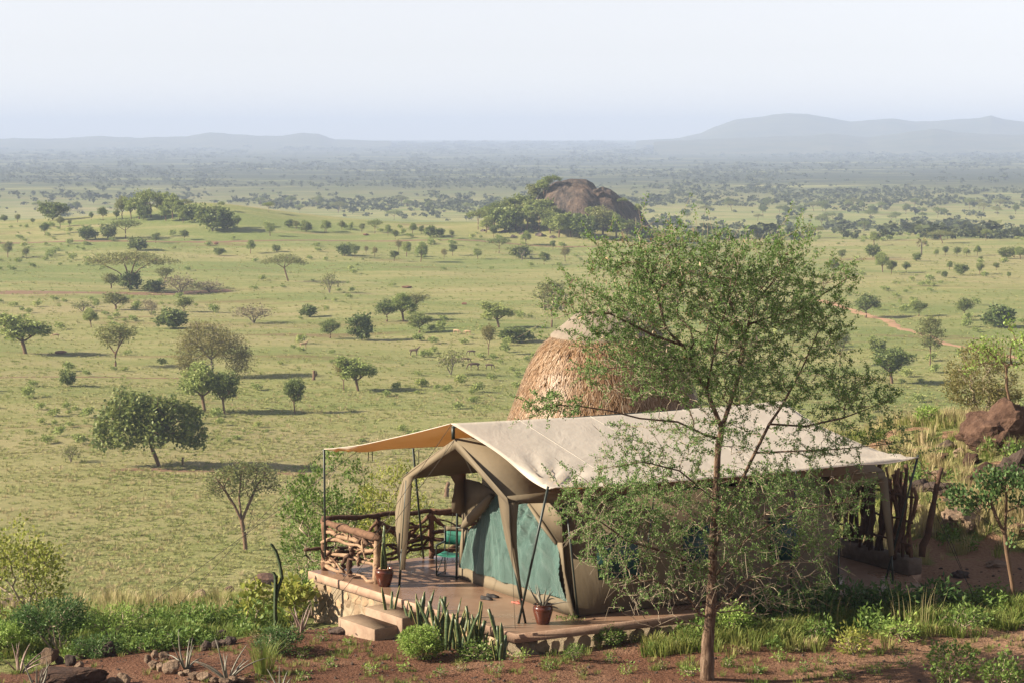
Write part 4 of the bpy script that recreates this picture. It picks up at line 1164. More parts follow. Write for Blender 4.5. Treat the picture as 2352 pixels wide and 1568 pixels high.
def build_tent():
    base = TL(2.5, 2.0, 0.0)
    r = thing('safari_tent', 'tan canvas safari tent with pale fly sheet and green net front', 'tent', base)
    def flap(name, pts, mat, thick=0.012, label=None):
        return part(r, name, MB().poly(pts), mat, thick=thick, label=label)
    # fly sheet
    def slope(front_r, rear_r, front_e, rear_e, far):
        S, T = np.meshgrid(np.linspace(0, 1, 64), np.linspace(0, 1, 30))
        fr, rr, fe, re = [np.array(q, float) for q in (front_r, rear_r, front_e, rear_e)]
        A = fr + (rr - fr) * S[..., None]; B = fe + (re - fe) * S[..., None]
        P = A + (B - A) * T[..., None]
        edge = np.sin(T * math.pi)
        P[..., 0] += edge * 0.14 * np.exp(-S * 9) - edge * 0.42 * np.exp(-(1 - S) * 9)
        zr, ze = A[..., 2], B[..., 2]
        P[..., 2] = ze + (zr - ze) * (1 - T) ** (1.13 if not far else 1.06)
        P[..., 2] -= 0.07 * np.sin(math.pi * S) * T * T + 0.04 * np.sin(math.pi * S) * (1 - T)
        P[..., 1] += (0.10 if not far else -0.15) * np.sin(math.pi * S) * T ** 3
        for (cu, cv) in ((fe[0], fe[1]), (re[0], re[1])):
            du, dv = P[..., 0] - cu, P[..., 1] - cv
            dd = np.hypot(du, dv); an = np.arctan2(dv, du)
            P[..., 2] += 0.045 * np.exp(-((dd - 0.55) / 0.6) ** 2) * np.sin(an * 17 + 1)
            P[..., 2] += 0.03 * np.exp(-dd / 0.25) - 0.03 * np.exp(-((dd - 0.75) / 0.55) ** 2)
        return TO + P[..., :1] * TU + P[..., 1:2] * TV + P[..., 2:] * TZ
    near = slope((-1.64, 1.9, 3.50), (5.94, 1.9, 3.50), (-0.92, -0.60, 2.54), (7.44, -0.60, 2.55), False)
    farr = slope((-1.64, 1.9, 3.50), (5.94, 1.9, 3.50), (-2.83, 5.20, 2.64), (7.44, 5.20, 2.60), True)
    whole = np.concatenate([near[::-1], farr[1:]], 0)
    fs = part(r, 'fly_sheet', MB().grid(whole), M_FLY, True, 'pale grey fly sheet, glowing orange underneath', thick=0.008)
    hem = MB()
    for ln in (near[:, 0], farr[:, 0], near[-1], farr[-1], near[:, -1], farr[:, -1]):
        hem.tube(ln, 0.009, 5)
    part(r, 'hem', hem, M_FLY)
    for c_ in (12, 25, 38, 51):
        part(r, 'seam', MB().tube(near[:, c_] + TZ * 0.004, 0.006, 4), M_FLY)
    part(r, 'ridge_pole', MB().tube([TL(-1.62, 1.9, 3.44), TL(5.9, 1.9, 3.44)], 0.03, 8), M_POLE)
    # inner roof
    ir = lambda u0, u1, a, b, n=12: np.array([[TL(u0[i] + (u1[i] - u0[i]) * s, a[0] + (b[0] - a[0]) * i, a[1] + (b[1] - a[1]) * i - 0.02 * math.sin(s * 9)) for s in np.linspace(0, 1, n)] for i in (0, 1)])
    pk = (1.9, 3.21)
    part(r, 'roof', MB().grid(ir((-1.55, -1.38), (6.1, 7.15), pk, (0.12, 2.22))), M_CANVAS, thick=0.01)
    part(r, 'roof', MB().grid(ir((-1.55, -1.70), (6.1, 7.0), pk, (3.95, 2.20))), M_CANVAS, thick=0.01)
    fp = lambda a, b: ZU(a, b, -1.42, -0.065)
    wp = lambda a, b: ZU(a, b, -0.06, -0.05)
    # front arch with its hanging corner curtains
    arch = [(632, 1062), (612, 960), (602, 800), (600, 700), (615, 610), (640, 520), (655, 480), (700, 432), (850, 328), (975, 240), (1100, 385), (1210, 510), (1300, 612), (1312, 660), (1316, 800), (1340, 980), (1392, 1240), (1368, 1130), (1325, 1000), (1290, 870), (1262, 720),
            (1243, 592), (1100, 430), (975, 303), (860, 375), (712, 478), (698, 520), (690, 700), (672, 900), (655, 1062)]
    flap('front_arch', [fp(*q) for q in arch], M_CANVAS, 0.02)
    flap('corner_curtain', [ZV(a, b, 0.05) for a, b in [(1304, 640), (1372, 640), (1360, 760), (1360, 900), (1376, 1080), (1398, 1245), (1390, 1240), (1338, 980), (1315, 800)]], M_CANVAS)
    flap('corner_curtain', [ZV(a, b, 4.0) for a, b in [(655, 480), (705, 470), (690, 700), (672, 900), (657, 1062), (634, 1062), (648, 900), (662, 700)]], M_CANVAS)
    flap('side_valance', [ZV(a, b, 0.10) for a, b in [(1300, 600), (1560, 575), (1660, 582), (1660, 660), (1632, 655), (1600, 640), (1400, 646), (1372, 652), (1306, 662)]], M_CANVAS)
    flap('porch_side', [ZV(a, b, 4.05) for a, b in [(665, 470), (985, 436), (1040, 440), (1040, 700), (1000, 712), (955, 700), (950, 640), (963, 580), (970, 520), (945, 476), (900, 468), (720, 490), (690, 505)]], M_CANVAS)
    # front wall with the net
    flap('front_wall', [TL(0.10, 0.10, 0.02), TL(0.10, 4.25, 0.02), TL(0.10, 4.0, 2.15), TL(0.10, 1.9, 3.15), TL(0.10, 0.25, 2.15)], M_CANVAS)
    net = [(1018, 1045), (1040, 950), (1068, 830), (1150, 720), (1243, 585), (1340, 600), (1442, 640), (1620, 890), (1640, 960), (1684, 1258), (1400, 1173), (1150, 1090)]
    pg = np.array(net, float)
    def inside(x, y):
        c = np.zeros(x.shape, bool); j = len(pg) - 1
        for i in range(len(pg)):
            c ^= ((pg[i, 1] > y) != (pg[j, 1] > y)) & (x < (pg[j, 0] - pg[i, 0]) * (y - pg[i, 1]) / (pg[j, 1] - pg[i, 1] + 1e-9) + pg[i, 0]); j = i
        return c
    gx, gy = np.meshgrid(np.linspace(1010, 1700, 130), np.linspace(580, 1265, 130))
    an = np.arctan2(gx - 1180, gy - 480); an2 = np.arctan2(gx - 1560, gy - 420)
    rr_ = np.hypot(gx - 1180, gy - 480) / 700
    dsp = 0.046 * np.sin(an * 26 + 0.8 * np.sin(gy * 0.012)) * rr_ + 0.036 * np.sin(an2 * 31 + gy * 0.006) * sstep(1330, 1420, gx) + 0.012 * np.sin(an * 61 + gx * 0.02)
    V = np.array([[wp(gx[i, j], gy[i, j]) + TU * (dsp[i, j] - 0.03) for j in range(130)] for i in range(130)])
    cc = inside((gx[:-1, :-1] + gx[1:, 1:]) / 2, (gy[:-1, :-1] + gy[1:, 1:]) / 2)
    ii, jj = np.where(cc); k0 = ii * 130 + jj
    part(r, 'net_screen', MB().add(V.reshape(-1, 3), np.stack([k0, k0 + 1, k0 + 131, k0 + 130], -1)), M_NET, True, 'shiny green net across the front')
    flap('skirt', [wp(*q) for q in [(1000, 1048), (1018, 1043), (1150, 1090), (1400, 1173), (1686, 1258), (1732, 1358), (1560, 1305), (1400, 1253), (1150, 1172), (1000, 1112)]], M_CANVAS, 0.05)
    flap('door_flap', [wp(*q) for q in [(1035, 490), (1120, 510), (1243, 590), (1150, 645), (1080, 735), (1020, 790), (1016, 640)]], M_CANVAS, 0.03)
    part(r, 'rolled_flap', MB().tube([wp(1228, 592) - TU * 0.1, wp(1180, 660) - TU * 0.12, wp(1120, 725) - TU * 0.13, wp(1070, 768) - TU * 0.1, wp(1030, 792) - TU * 0.05], [0.05, 0.09, 0.11, 0.085, 0.03], 9), M_CANVAS, True)
    flap('flap_edge', [wp(*q) for q in [(1020, 790), (1048, 800), (1030, 900), (1012, 1045), (1000, 1045), (1008, 900)]], M_CANVAS, 0.03)
    flap('side_flap', [wp(a, b) - TU * 0.02 for a, b in [(1440, 640), (1636, 640), (1650, 780), (1655, 900), (1624, 895), (1530, 765)]], M_CANVAS, 0.02)
    part(r, 'rolled_flap', MB().tube([wp(1448, 650) - TU * 0.05, wp(1540, 775) - TU * 0.07, wp(1622, 895) - TU * 0.05], [0.03, 0.05, 0.035], 7), M_CANVAS, True)
    flap('wall_edge', [wp(a, b) - TU * 0.03 for a, b in [(1618, 890), (1655, 890), (1672, 1080), (1735, 1358), (1712, 1345), (1684, 1255), (1640, 960)]], M_CANVAS, 0.02)
    # side walls and back
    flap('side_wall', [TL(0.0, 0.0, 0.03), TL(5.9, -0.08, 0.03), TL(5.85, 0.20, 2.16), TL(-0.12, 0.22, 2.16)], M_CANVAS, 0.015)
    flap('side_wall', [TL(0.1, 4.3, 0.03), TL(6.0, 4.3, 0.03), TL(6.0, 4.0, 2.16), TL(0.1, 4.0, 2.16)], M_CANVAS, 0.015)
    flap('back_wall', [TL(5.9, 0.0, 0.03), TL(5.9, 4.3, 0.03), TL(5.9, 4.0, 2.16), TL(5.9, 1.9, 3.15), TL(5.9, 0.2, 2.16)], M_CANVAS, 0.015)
    for u0, u1 in ((0.45, 1.35), (2.35, 3.05), (4.35, 5.0)):
        w = flap('window', [TL(u0, -0.03, 0.66), TL(u1, -0.04, 0.66), TL(u1, 0.10, 1.5), TL(u0, 0.10, 1.5)], M_WIN, 0.01, 'dark green net window')
    # rear porch
    flap('rear_valance', [TL(5.8, 0.12, 2.2), TL(7.15, 0.10, 2.2), TL(7.18, 0.08, 1.86), TL(6.9, 0.08, 1.98), TL(6.3, 0.08, 1.95), TL(6.05, 0.08, 1.72), TL(5.8, 0.08, 1.62)], M_CANVAS)
    flap('rear_curtain', [TL(6.98, 0.06, 2.05), TL(7.18, 0.06, 2.1), TL(7.24, -0.12, 0.55), TL(7.12, -0.14, 0.52)], M_CANVAS, 0.03)
    # poles
    P = lambda a, b, rad=0.024: part(r, 'pole', MB().tube([a, b], rad, 8), M_POLE, True)
    P(TL(-1.19, 0.06), TL(-0.93, -0.58, 2.60)); P(TL(-1.06, 0.03), ZV(1330, 980, 0.05), 0.022)
    P(TL(-1.68, 4.16), fp(640, 930), 0.024); P(fp(640, 930), fp(668, 500), 0.02)
    P(TL(-0.40, 4.18), ZU(988, 440, -0.40), 0.024)
    P(TL(-0.02, 6.5, -0.02), TL(-0.87, 5.20, 2.56), 0.022); P(TL(-2.25, 6.55, -0.6), TL(-2.83, 5.20, 2.68), 0.022)
    P(TL(-1.60, 1.9, 3.20), TL(-1.60, 1.9, 3.44), 0.035)
    P(TL(0.02, -0.03), TL(-0.13, 0.18, 2.15), 0.018)
    P(TL(7.30, 0.20), TL(7.44, -0.58, 2.60)); P(TL(7.20, -0.16), TL(7.2, -0.1, 0.55), 0.022)
    P(TL(5.87, -0.14), TL(5.95, -0.02, 0.9), 0.02); P(TL(1.2, -0.25, 0.03), TL(1.35, -0.58, 2.50), 0.015); P(TL(4.6, -0.3, 0.03), TL(4.5, -0.58, 2.5), 0.015)
    part(r, 'rail_bar', MB().tube([fp(668, 455), ZU(985, 440, -0.42)], 0.02, 6), M_POLE)
    part(r, 'rail_bar', MB().tube([ZU(980, 797, -0.42), ZU(1032, 797, -0.30)], 0.018, 6), M_POLE)
    # guy ropes
    def rope(a, b, sag=0.03, rad=0.006):
        a, b = np.asarray(a), np.asarray(b)
        pts = [a + (b - a) * t - TZ * sag * math.sin(math.pi * t) for t in np.linspace(0, 1, 9)]
        part(r, 'guy_rope', MB().tube(pts, rad, 4), M_ROPE)
    gnd = lambda x, y: GH(x, y)[0]
    rope(TL(-1.62, 1.9, 3.50), gnd(715, 1432)); rope(fp(975, 240), gnd(722, 1442))
    rope(TL(-2.83, 5.2, 2.66), gnd(400, 1398), 0.02); rope(TL(-2.2, 5.0, 2.62), gnd(300, 1418), 0.02)
    rope(fp(1312, 655), TL(-1.45, -0.3, 0.0), 0.0, 0.004); rope(fp(655, 480), TL(-1.9, 4.3, 0), 0.0, 0.004)
    rope(TL(0.0, 0.18, 2.1), GZ(1490, 1432, -0.1), 0.02); rope(TL(7.44, -0.6, 2.57), gnd(2245, 1395), 0.02); rope(TL(7.44, -0.6, 2.2), gnd(2250, 1398), 0.02); rope(TL(7.4, -0.5, 2.55), gnd(2352, 1265), 0.05)
    rope(fp(978, 245), fp(1090, 480), 0.0, 0.004); rope(ZU(958, 710, -0.4), ZU(912, 1090, -0.4), 0, 0.006)
    for (a, b) in ((430, 285), (455, 285)):
        rope(ZV(a, b, 5.1), ZV(a - 2, b + 95, 5.1), 0.0, 0.009)
    rope(ZV(745, 310, 5.1), ZV(745, 400, 5.1), 0, 0.009)
    return r
tent = build_tent()

# ------------------------------------------------------------------ log railing
M_LOG = mat_simple('log_red', (0.080, 0.042, 0.026), (0.220, 0.125, 0.078), 5, 0.85, 1.0, 30, stretch=(2, 2, 2))
M_LOGD = mat_simple('log_dark', (0.050, 0.028, 0.019), (0.125, 0.070, 0.045), 5, 0.85, 1.0, 30)
M_LOGP = mat_simple('log_pale', (0.190, 0.115, 0.070), (0.400, 0.270, 0.175), 6, 0.85, 1.0, 30)
def crook(rng, a, b, r, amp=0.05, n=9):
    a, b = np.asarray(a, float), np.asarray(b, float)
    L = np.linalg.norm(b - a)
    k = rng.normal(size=(n, 3)); k = np.cumsum(k, 0); k -= np.linspace(0, 1, n)[:, None] * k[-1]
    k *= amp * L / 2.2
    t = np.linspace(0, 1, n)[:, None]
    pts = a + (b - a) * t + k
    rad = r * (1.0 + 0.16 * rng.normal(size=n)).clip(0.7, 1.35) * np.linspace(1.08, 0.88, n)
    return pts, rad
def build_railing():
    g = RNG(41)
    base = TL(-2.25, 6.35)
    r = thing('log_railing', 'rustic railing of crooked red brown branches round the terrace corner', 'railing', base)
    def piece(name, a, b, rad, mat, amp=0.04, n=9):
        p, q = crook(g, a, b, rad, amp, n)
        part(r, name, MB().tube(p, q, 8), mat, True)
    A, M, Bk, E = TL(-2.36, 6.30), TL(-1.97, 4.55), TL(0.12, 6.42), TL(2.2, 6.45)
    up = TZ
    piece('post', A, A + up * 1.0, 0.065, M_LOG, 0.02); piece('post', M, M + up * 0.98, 0.07, M_LOGP, 0.02); piece('post', Bk, Bk + up * 0.98, 0.065, M_LOG, 0.02)
    C = TL(-1.12, 6.36); piece('post', C, C + up * 0.98, 0.065, M_LOGD, 0.05); piece('post', E, E + up * 0.98, 0.06, M_LOGD, 0.03)
    Q = TL(-2.16, 5.45); piece('post', Q, Q + up * 0.72, 0.055, M_LOGD, 0.06)
    piece('top_rail', A + up * 1.02 - TV * -0.1, M + up * 0.92 - TV * 0.12, 0.075, M_LOG, 0.015)
    piece('top_rail', A + up * 1.05 - TU * 0.05, C + up * 1.02, 0.055, M_LOGD, 0.03); piece('top_rail', C + up * 1.02 - TU * 0.1, Bk + up * 1.02, 0.05, M_LOGD, 0.03)
    piece('top_rail', Bk + up * 1.02, E + up * 1.0, 0.05, M_LOG, 0.03)
    # front panel: tangle of pale crooked branches
    lerp = lambda p, q, t: p + (q - p) * t
    for z, am in ((0.12, 0.05), (0.42, 0.06), (0.62, 0.05), (0.78, 0.04)):
        piece('branch', A + up * z + g.normal(size=3) * 0.03, M + up * (z - 0.05) + g.normal(size=3) * 0.03, 0.038, M_LOGP, am)
    for i in range(30):
        t0 = g.uniform(0.0, 0.9); t1 = np.clip(t0 + g.normal() * 0.32, 0.0, 1.0)
        z0 = g.uniform(0.06, 0.85); z1 = np.clip(z0 + g.normal() * 0.35, 0.05, 0.88)
        a = lerp(A, M, t0) + up * z0 + TU * g.normal() * 0.05; b = lerp(A, M, t1) + up * z1 + TU * g.normal() * 0.05
        if np.linalg.norm(a - b) < 0.3: continue
        piece('branch', a, b, g.uniform(0.018, 0.036), (M_LOGP, M_LOG, M_LOGD, M_LOGP)[i % 4], 0.10)
    piece('branch', A + up * 0.45 - TU * 0.45 + TV * 0.05, A + up * 0.47 + TU * 0.2, 0.03, M_LOGD, 0.01)
    # back panels: fewer, darker cross branches
    for a, b in ((A, C), (C, Bk), (Bk, E)):
        for z0, z1 in ((0.16, 0.22), (0.36, 0.44), (0.68, 0.70), (0.10, 0.62), (0.92, 0.40)):
            piece('branch', a + up * (z0 + g.normal() * 0.04), b + up * (z1 + g.normal() * 0.04), g.uniform(0.03, 0.048), (M_LOG, M_LOGD, M_LOG)[int(g.integers(3))], 0.05)
        mid = (a + b) / 2
        piece('branch', mid + up * 0.35, b + up * 0.95, 0.04, M_LOG, 0.03); piece('branch', b + up * 0.9, mid + (b - a) * 0.85 + up * 0.55, 0.045, M_LOG, 0.03)
        for i in range(4):
            piece('branch', lerp(a, b, g.uniform(0, 0.5)) + up * g.uniform(0.1, 0.8), lerp(a, b, g.uniform(0.5, 1)) + up * g.uniform(0.1, 0.8), g.uniform(0.018, 0.03), M_LOGD, 0.08)
    return r
build_railing()

def build_stick_fence():
    g = RNG(43)
    base = TL(8.05, 3.0, 0.3)
    r = thing('stick_fence', 'screen of upright crooked dark poles at the end of the tent', 'fence', base)
    v = 0.42
    while v < 5.3:
        u = 8.05 + g.normal() * 0.07
        h = g.uniform(1.75, 2.25)
        lean = g.normal(size=2) * 0.08
        p, q = crook(g, TL(u, v, 0.31), TL(u + lean[0] + 0.06, v + lean[1], h), g.uniform(0.032, 0.055), 0.05)
        part(r, 'pole', MB().tube(p, q, 8), M_LOG if g.uniform() < 0.4 else M_LOGD, True)
        if g.uniform() < 0.5:
            f = p[5]
            p2, q2 = crook(g, f, f + TV * g.normal() * 0.18 + TU * g.normal() * 0.12 + TZ * g.uniform(0.5, 0.9), 0.035, 0.05, 6)
            part(r, 'fork', MB().tube(p2, q2, 7), M_LOG, True)
        v += g.uniform(0.07, 0.13)
    p, q = crook(g, TL(8.35, 0.35, 0.31), TL(8.72, 0.25, 2.15), 0.065, 0.03)
    part(r, 'pole', MB().tube(p, q, 8), M_LOGD, True)
    for z in (0.55, 1.05, 1.6):
        p, q = crook(g, TL(8.0, 0.2, z), TL(8.0, 5.3, z + 0.05), 0.025, 0.02, 14)
        part(r, 'cross_rail', MB().tube(p, q, 6), M_LOGD, True)
    return r
build_stick_fence()

# ------------------------------------------------------------------ thatched hut
def build_hut():
    D = 54.0
    cx = (1395 - W_PX / 2) / F_PX * D
    gz = float(hgt(cx, D))
    base = np.array([cx, D, gz])
    r = thing('thatched_hut', 'domed hut thatched with orange straw and capped with pale plaster', 'hut', base)
    sil = [(1166, 960), (1189, 899), (1212, 841), (1239, 796), (1271, 768)]
    cap = [(1271, 768), (1291, 750), (1318, 726), (1345, 716), (1395, 712)]
    conv = lambda x, y: ((1395 - x) / F_PX * D, GY(x, y, D)[2])
    prof = [(2.95, gz + 0.0), (2.86, gz + 0.9)] + [conv(*q) for q in sil]
    pr = np.array(prof)
    def revolve(p, n=72):
        a = np.linspace(0, 2 * math.pi, n, endpoint=False)
        return np.stack([cx + p[:, None, 0] * np.cos(a), D + p[:, None, 0] * np.sin(a), np.repeat(p[:, None, 1], n, 1)], -1)
    dense = lambda p, m: np.stack([np.interp(np.linspace(0, len(p) - 1, m), np.arange(len(p)), p[:, i]) for i in (0, 1)], -1)
    mw = mat_simple('straw_under', (0.130, 0.070, 0.030), (0.210, 0.120, 0.055), 8, 0.95, 0.8, 20)
    core = dense(pr, 24); core[:, 0] -= 0.06
    part(r, 'wall', MB().grid(revolve(core), True), mw, True)
    k = NT('straw')
    g = k.n('ShaderNodeNewGeometry')
    f = k.math('ADD', k.math('MULTIPLY', g.outputs['Random Per Island'], 0.75), k.math('MULTIPLY', k.noise(k.pos(True), 0.9, 4, 0.6), 0.4))
    k.bsdf(k.ramp(f, [(0.15, (0.108, 0.059, 0.028)), (0.45, (0.201, 0.114, 0.056)), (0.7, (0.266, 0.166, 0.092)), (0.95, (0.373, 0.280, 0.191))]), 0.5, 0.4)
    rng = RNG(51); N = 46000
    full = dense(pr, 400)
    seg = np.cumsum(np.r_[0, np.hypot(*np.diff(full, axis=0).T)]); area = np.interp(np.linspace(0, seg[-1], 400), seg, full[:, 0])
    s = rng.choice(400, N, p=area / area.sum()) / 400 * seg[-1]
    rad = np.interp(s, seg, full[:, 0]); zz_ = np.interp(s, seg, full[:, 1])
    dr = np.interp(s + 0.05, seg, full[:, 0]) - rad; dz = np.interp(s + 0.05, seg, full[:, 1]) - zz_
    m = np.hypot(dr, dz) + 1e-6; dr, dz = dr / m, dz / m
    dr = np.where(m < 0.01, 0, dr); dz = np.where(m < 0.01, 1, dz)
    a = rng.uniform(0, 6.283, N)
    er = np.stack([np.cos(a), np.sin(a), np.zeros(N)], -1); et = np.stack([-np.sin(a), np.cos(a), np.zeros(N)], -1)
    up = er * dr[:, None] + np.array([0, 0, 1.0]) * dz[:, None]
    nn = np.cross(et, up)
    nn = nn * np.sign((nn * er).sum(1))[:, None]
    L = rng.uniform(0.08, 0.19, N)[:, None]; w = rng.uniform(0.004, 0.008, N)[:, None]
    c = np.array([cx, D, 0]) + er * rad[:, None]; c[:, 2] = zz_
    tw = et * rng.normal(size=(N, 1)) * 0.22
    top = c + nn * 0.00 + up * L * 0.5; bot = c - up * L * 0.5 + nn * rng.uniform(0.004, 0.020, N)[:, None] + tw * L
    q = np.stack([top - et * w, top + et * w, bot + et * w * 1.2, bot - et * w * 1.2], 1)
    part(r, 'thatch', MB().leaves(q), k.m, kind='stuff')
    cp = dense(np.array([conv(*q) for q in cap]), 14)
    cp = np.concatenate([[[cp[0, 0] + 0.06, cp[0, 1] - 0.14]], cp + [0.05, 0.0]]); cp[-1, 0] = 0.02
    mb = MB().grid(revolve(cp), True)
    v = mb.v[0]
    v += np.array([[0, 0, 0.025 * mnoise.fractal(Vector(p) * 2.2, 0.8, 2, 4)] for p in v]) + np.array([(p - [cx, D, p[2]]) * 0.035 * mnoise.fractal(Vector(p) * 1.7, 0.8, 2, 4) for p in v])
    part(r, 'plaster_cap', mb, mat_simple('plaster', (0.150, 0.122, 0.096), (0.225, 0.190, 0.152), 3, 0.9, 0.8, 9), True)
build_hut()

# ------------------------------------------------------------------ things on the terrace
def build_pot(px, py, label):
    p = GZ(px, py); rng = RNG(61)
    prof = [(0.0, 0.005), (0.135, 0.0), (0.148, 0.012), (0.185, 0.14), (0.222, 0.27), (0.235, 0.345), (0.228, 0.395), (0.205, 0.425), (0.218, 0.445), (0.228, 0.452), (0.222, 0.462), (0.205, 0.458), (0.196, 0.42), (0.0, 0.41)]
    a = np.linspace(0, 2 * math.pi, 40, endpoint=False)
    pf = np.array(prof) * 0.79
    G = np.stack([p[0] + pf[:-1, None, 0] * np.cos(a), p[1] + pf[:-1, None, 0] * np.sin(a), p[2] + np.repeat(pf[:-1, None, 1], 40, 1)], -1)
    r = thing('clay_pot', label, 'plant pot', p)
    k = NT('glazed_clay')
    n = k.noise(k.pos(True, (1, 1, 6)), 6, 4, 0.6)
    k.bsdf(k.ramp(n, [(0.3, (0.045, 0.012, 0.007)), (0.7, (0.110, 0.030, 0.015))]), 0.22, 0.6, k.bump(n, 0.12, 0.01))
    part(r, 'pot', MB().grid(G, True), k.m, True)
    sc = p + [0, 0, 0.335]
    mb = MB()
    for i in range(26):
        b = rng.uniform(0, 6.28); d = 0.13 * math.sqrt(rng.uniform(0, 1)); s = rng.uniform(0.02, 0.038)
        c = sc + [d * math.cos(b), d * math.sin(b), -0.005]
        mb.box(c, (s, s * 1.2, s), np.array([[math.cos(b), math.sin(b), 0.2], [-math.sin(b), math.cos(b), 0.1], [0.1, 0.2, 1]]))
    part(r, 'soil_fill', MB().grid(np.stack([np.stack([sc[0] + q * np.cos(a), sc[1] + q * np.sin(a), np.full(40, sc[2] - 0.015)], -1) for q in (0.0, 0.157)]), True), mat_simple('pot_soil', (0.10, 0.045, 0.025), (0.2, 0.1, 0.06), 20, 0.95, 0.5))
    part(r, 'gravel', mb, mat_simple('pot_gravel', (0.30, 0.17, 0.10), (0.5, 0.33, 0.22), 10, 0.9, 0.3), kind='stuff')
    return sc
def leaf_strip(mb, pts, wid, up=None, n=None, fold=0.25):
    p = np.asarray(pts, float); tg = unit(np.gradient(p, axis=0))
    ref = np.array([0.3, -1.0, 0.1]) if up is None else np.asarray(up, float)
    s = unit(np.cross(tg, ref)); nn = np.cross(s, tg)
    w = np.asarray(wid)[:, None]
    mb.grid(np.stack([p - s * w, p + nn * w * fold, p + s * w], 1))
    return mb
def mat_sans():
    k = NT('snake_leaf')
    n = k.noise(k.pos(True, (1, 1, 6)), 5, 5, 0.7, 1.0)
    col = k.ramp(n, [(0.35, (0.018, 0.034, 0.014)), (0.55, (0.050, 0.080, 0.032)), (0.75, (0.120, 0.150, 0.070))])
    k.bsdf(col, 0.42, 0.45)
    return k.m
M_SANS = mat_sans()
M_SANSE = mat_simple('snake_leaf_edge', (0.26, 0.25, 0.09), (0.36, 0.33, 0.13), 10, 0.5, 0.1)
M_ALOE = mat_simple('aloe_grey', (0.125, 0.125, 0.095), (0.225, 0.205, 0.165), 8, 0.5, 0.2, spec=0.4)
M_ALOER = mat_simple('aloe_reddish', (0.170, 0.115, 0.095), (0.300, 0.225, 0.190), 8, 0.5, 0.2, spec=0.4)
def snake(p, n, H, seed, label, group=None, spreadx=0.12):
    g = RNG(seed)
    r = thing('snake_plant', label, 'plant', p, group)
    for i in range(n):
        a = g.uniform(0, 6.28); d = g.uniform(0.0, spreadx)
        b = np.asarray(p) + [d * math.cos(a), d * math.sin(a) * 0.6, -0.03]
        h = H * g.uniform(0.42, 1.1); ln = g.normal(size=2) * 0.15 * h
        t = np.linspace(0, 1, 7)
        pts = b + np.stack([ln[0] * t ** 1.5, ln[1] * t ** 1.5, h * t], -1)
        w = 0.034 * g.uniform(0.8, 1.25) * np.interp(t, [0, 0.3, 0.75, 0.92, 1], [0.7, 0.95, 1.0, 0.7, 0.12 if g.uniform() < 0.6 else 0.7])
        face = np.array([g.normal(), -1.0, 0.0])
        lf = part(r, 'leaf', leaf_strip(MB(), pts, w, face, fold=0.5), M_SANS, True, thick=0.008)
        tg = unit(np.gradient(pts, axis=0)); s = unit(np.cross(tg, face))
        part(lf, 'leaf_edge', MB().tube(pts - s * w[:, None], 0.0045, 4).tube(pts + s * w[:, None], 0.0045, 4), M_SANSE)
    return r
def aloe(p, n, L, seed, label, mat, el=(0.5, 1.3), group=None, w0=0.03):
    g = RNG(seed)
    r = thing('aloe_plant', label, 'plant', p, group)
    for i in range(n):
        a = 2.4 * i + g.normal() * 0.25; e = g.uniform(*el); l = L * g.uniform(0.65, 1.1); cv = g.normal() * 0.5 - 0.1
        t = np.linspace(0, 1, 8)
        ang = e + cv * t * 1.1
        st = np.stack([np.cos(ang) * math.cos(a), np.cos(ang) * math.sin(a), np.sin(ang)], -1) * l / 7
        pts = np.asarray(p) + [0.03 * math.cos(a), 0.03 * math.sin(a), -0.02] + np.cumsum(st, 0) - st[0]
        w = w0 * (1 - t) ** 0.7 + 0.002
        mb = MB(); q = 5
        mb.tube(pts, w * 0.75, 5)
        part(r, 'leaf', mb, mat, True)
    return r
s1 = build_pot(883, 1345, 'glazed brown clay pot on the terrace edge beside the log railing')
s2 = build_pot(1247, 1431, 'glazed brown clay pot beside the tent pole at the terrace corner')
snake(s1, 6, 0.95, 71, 'tall snake plant growing in the pot by the railing', None, 0.06)
aloe(s2, 11, 0.52, 72, 'grey aloe with curling leaves in the pot by the tent pole', M_ALOE, (0.35, 1.35))

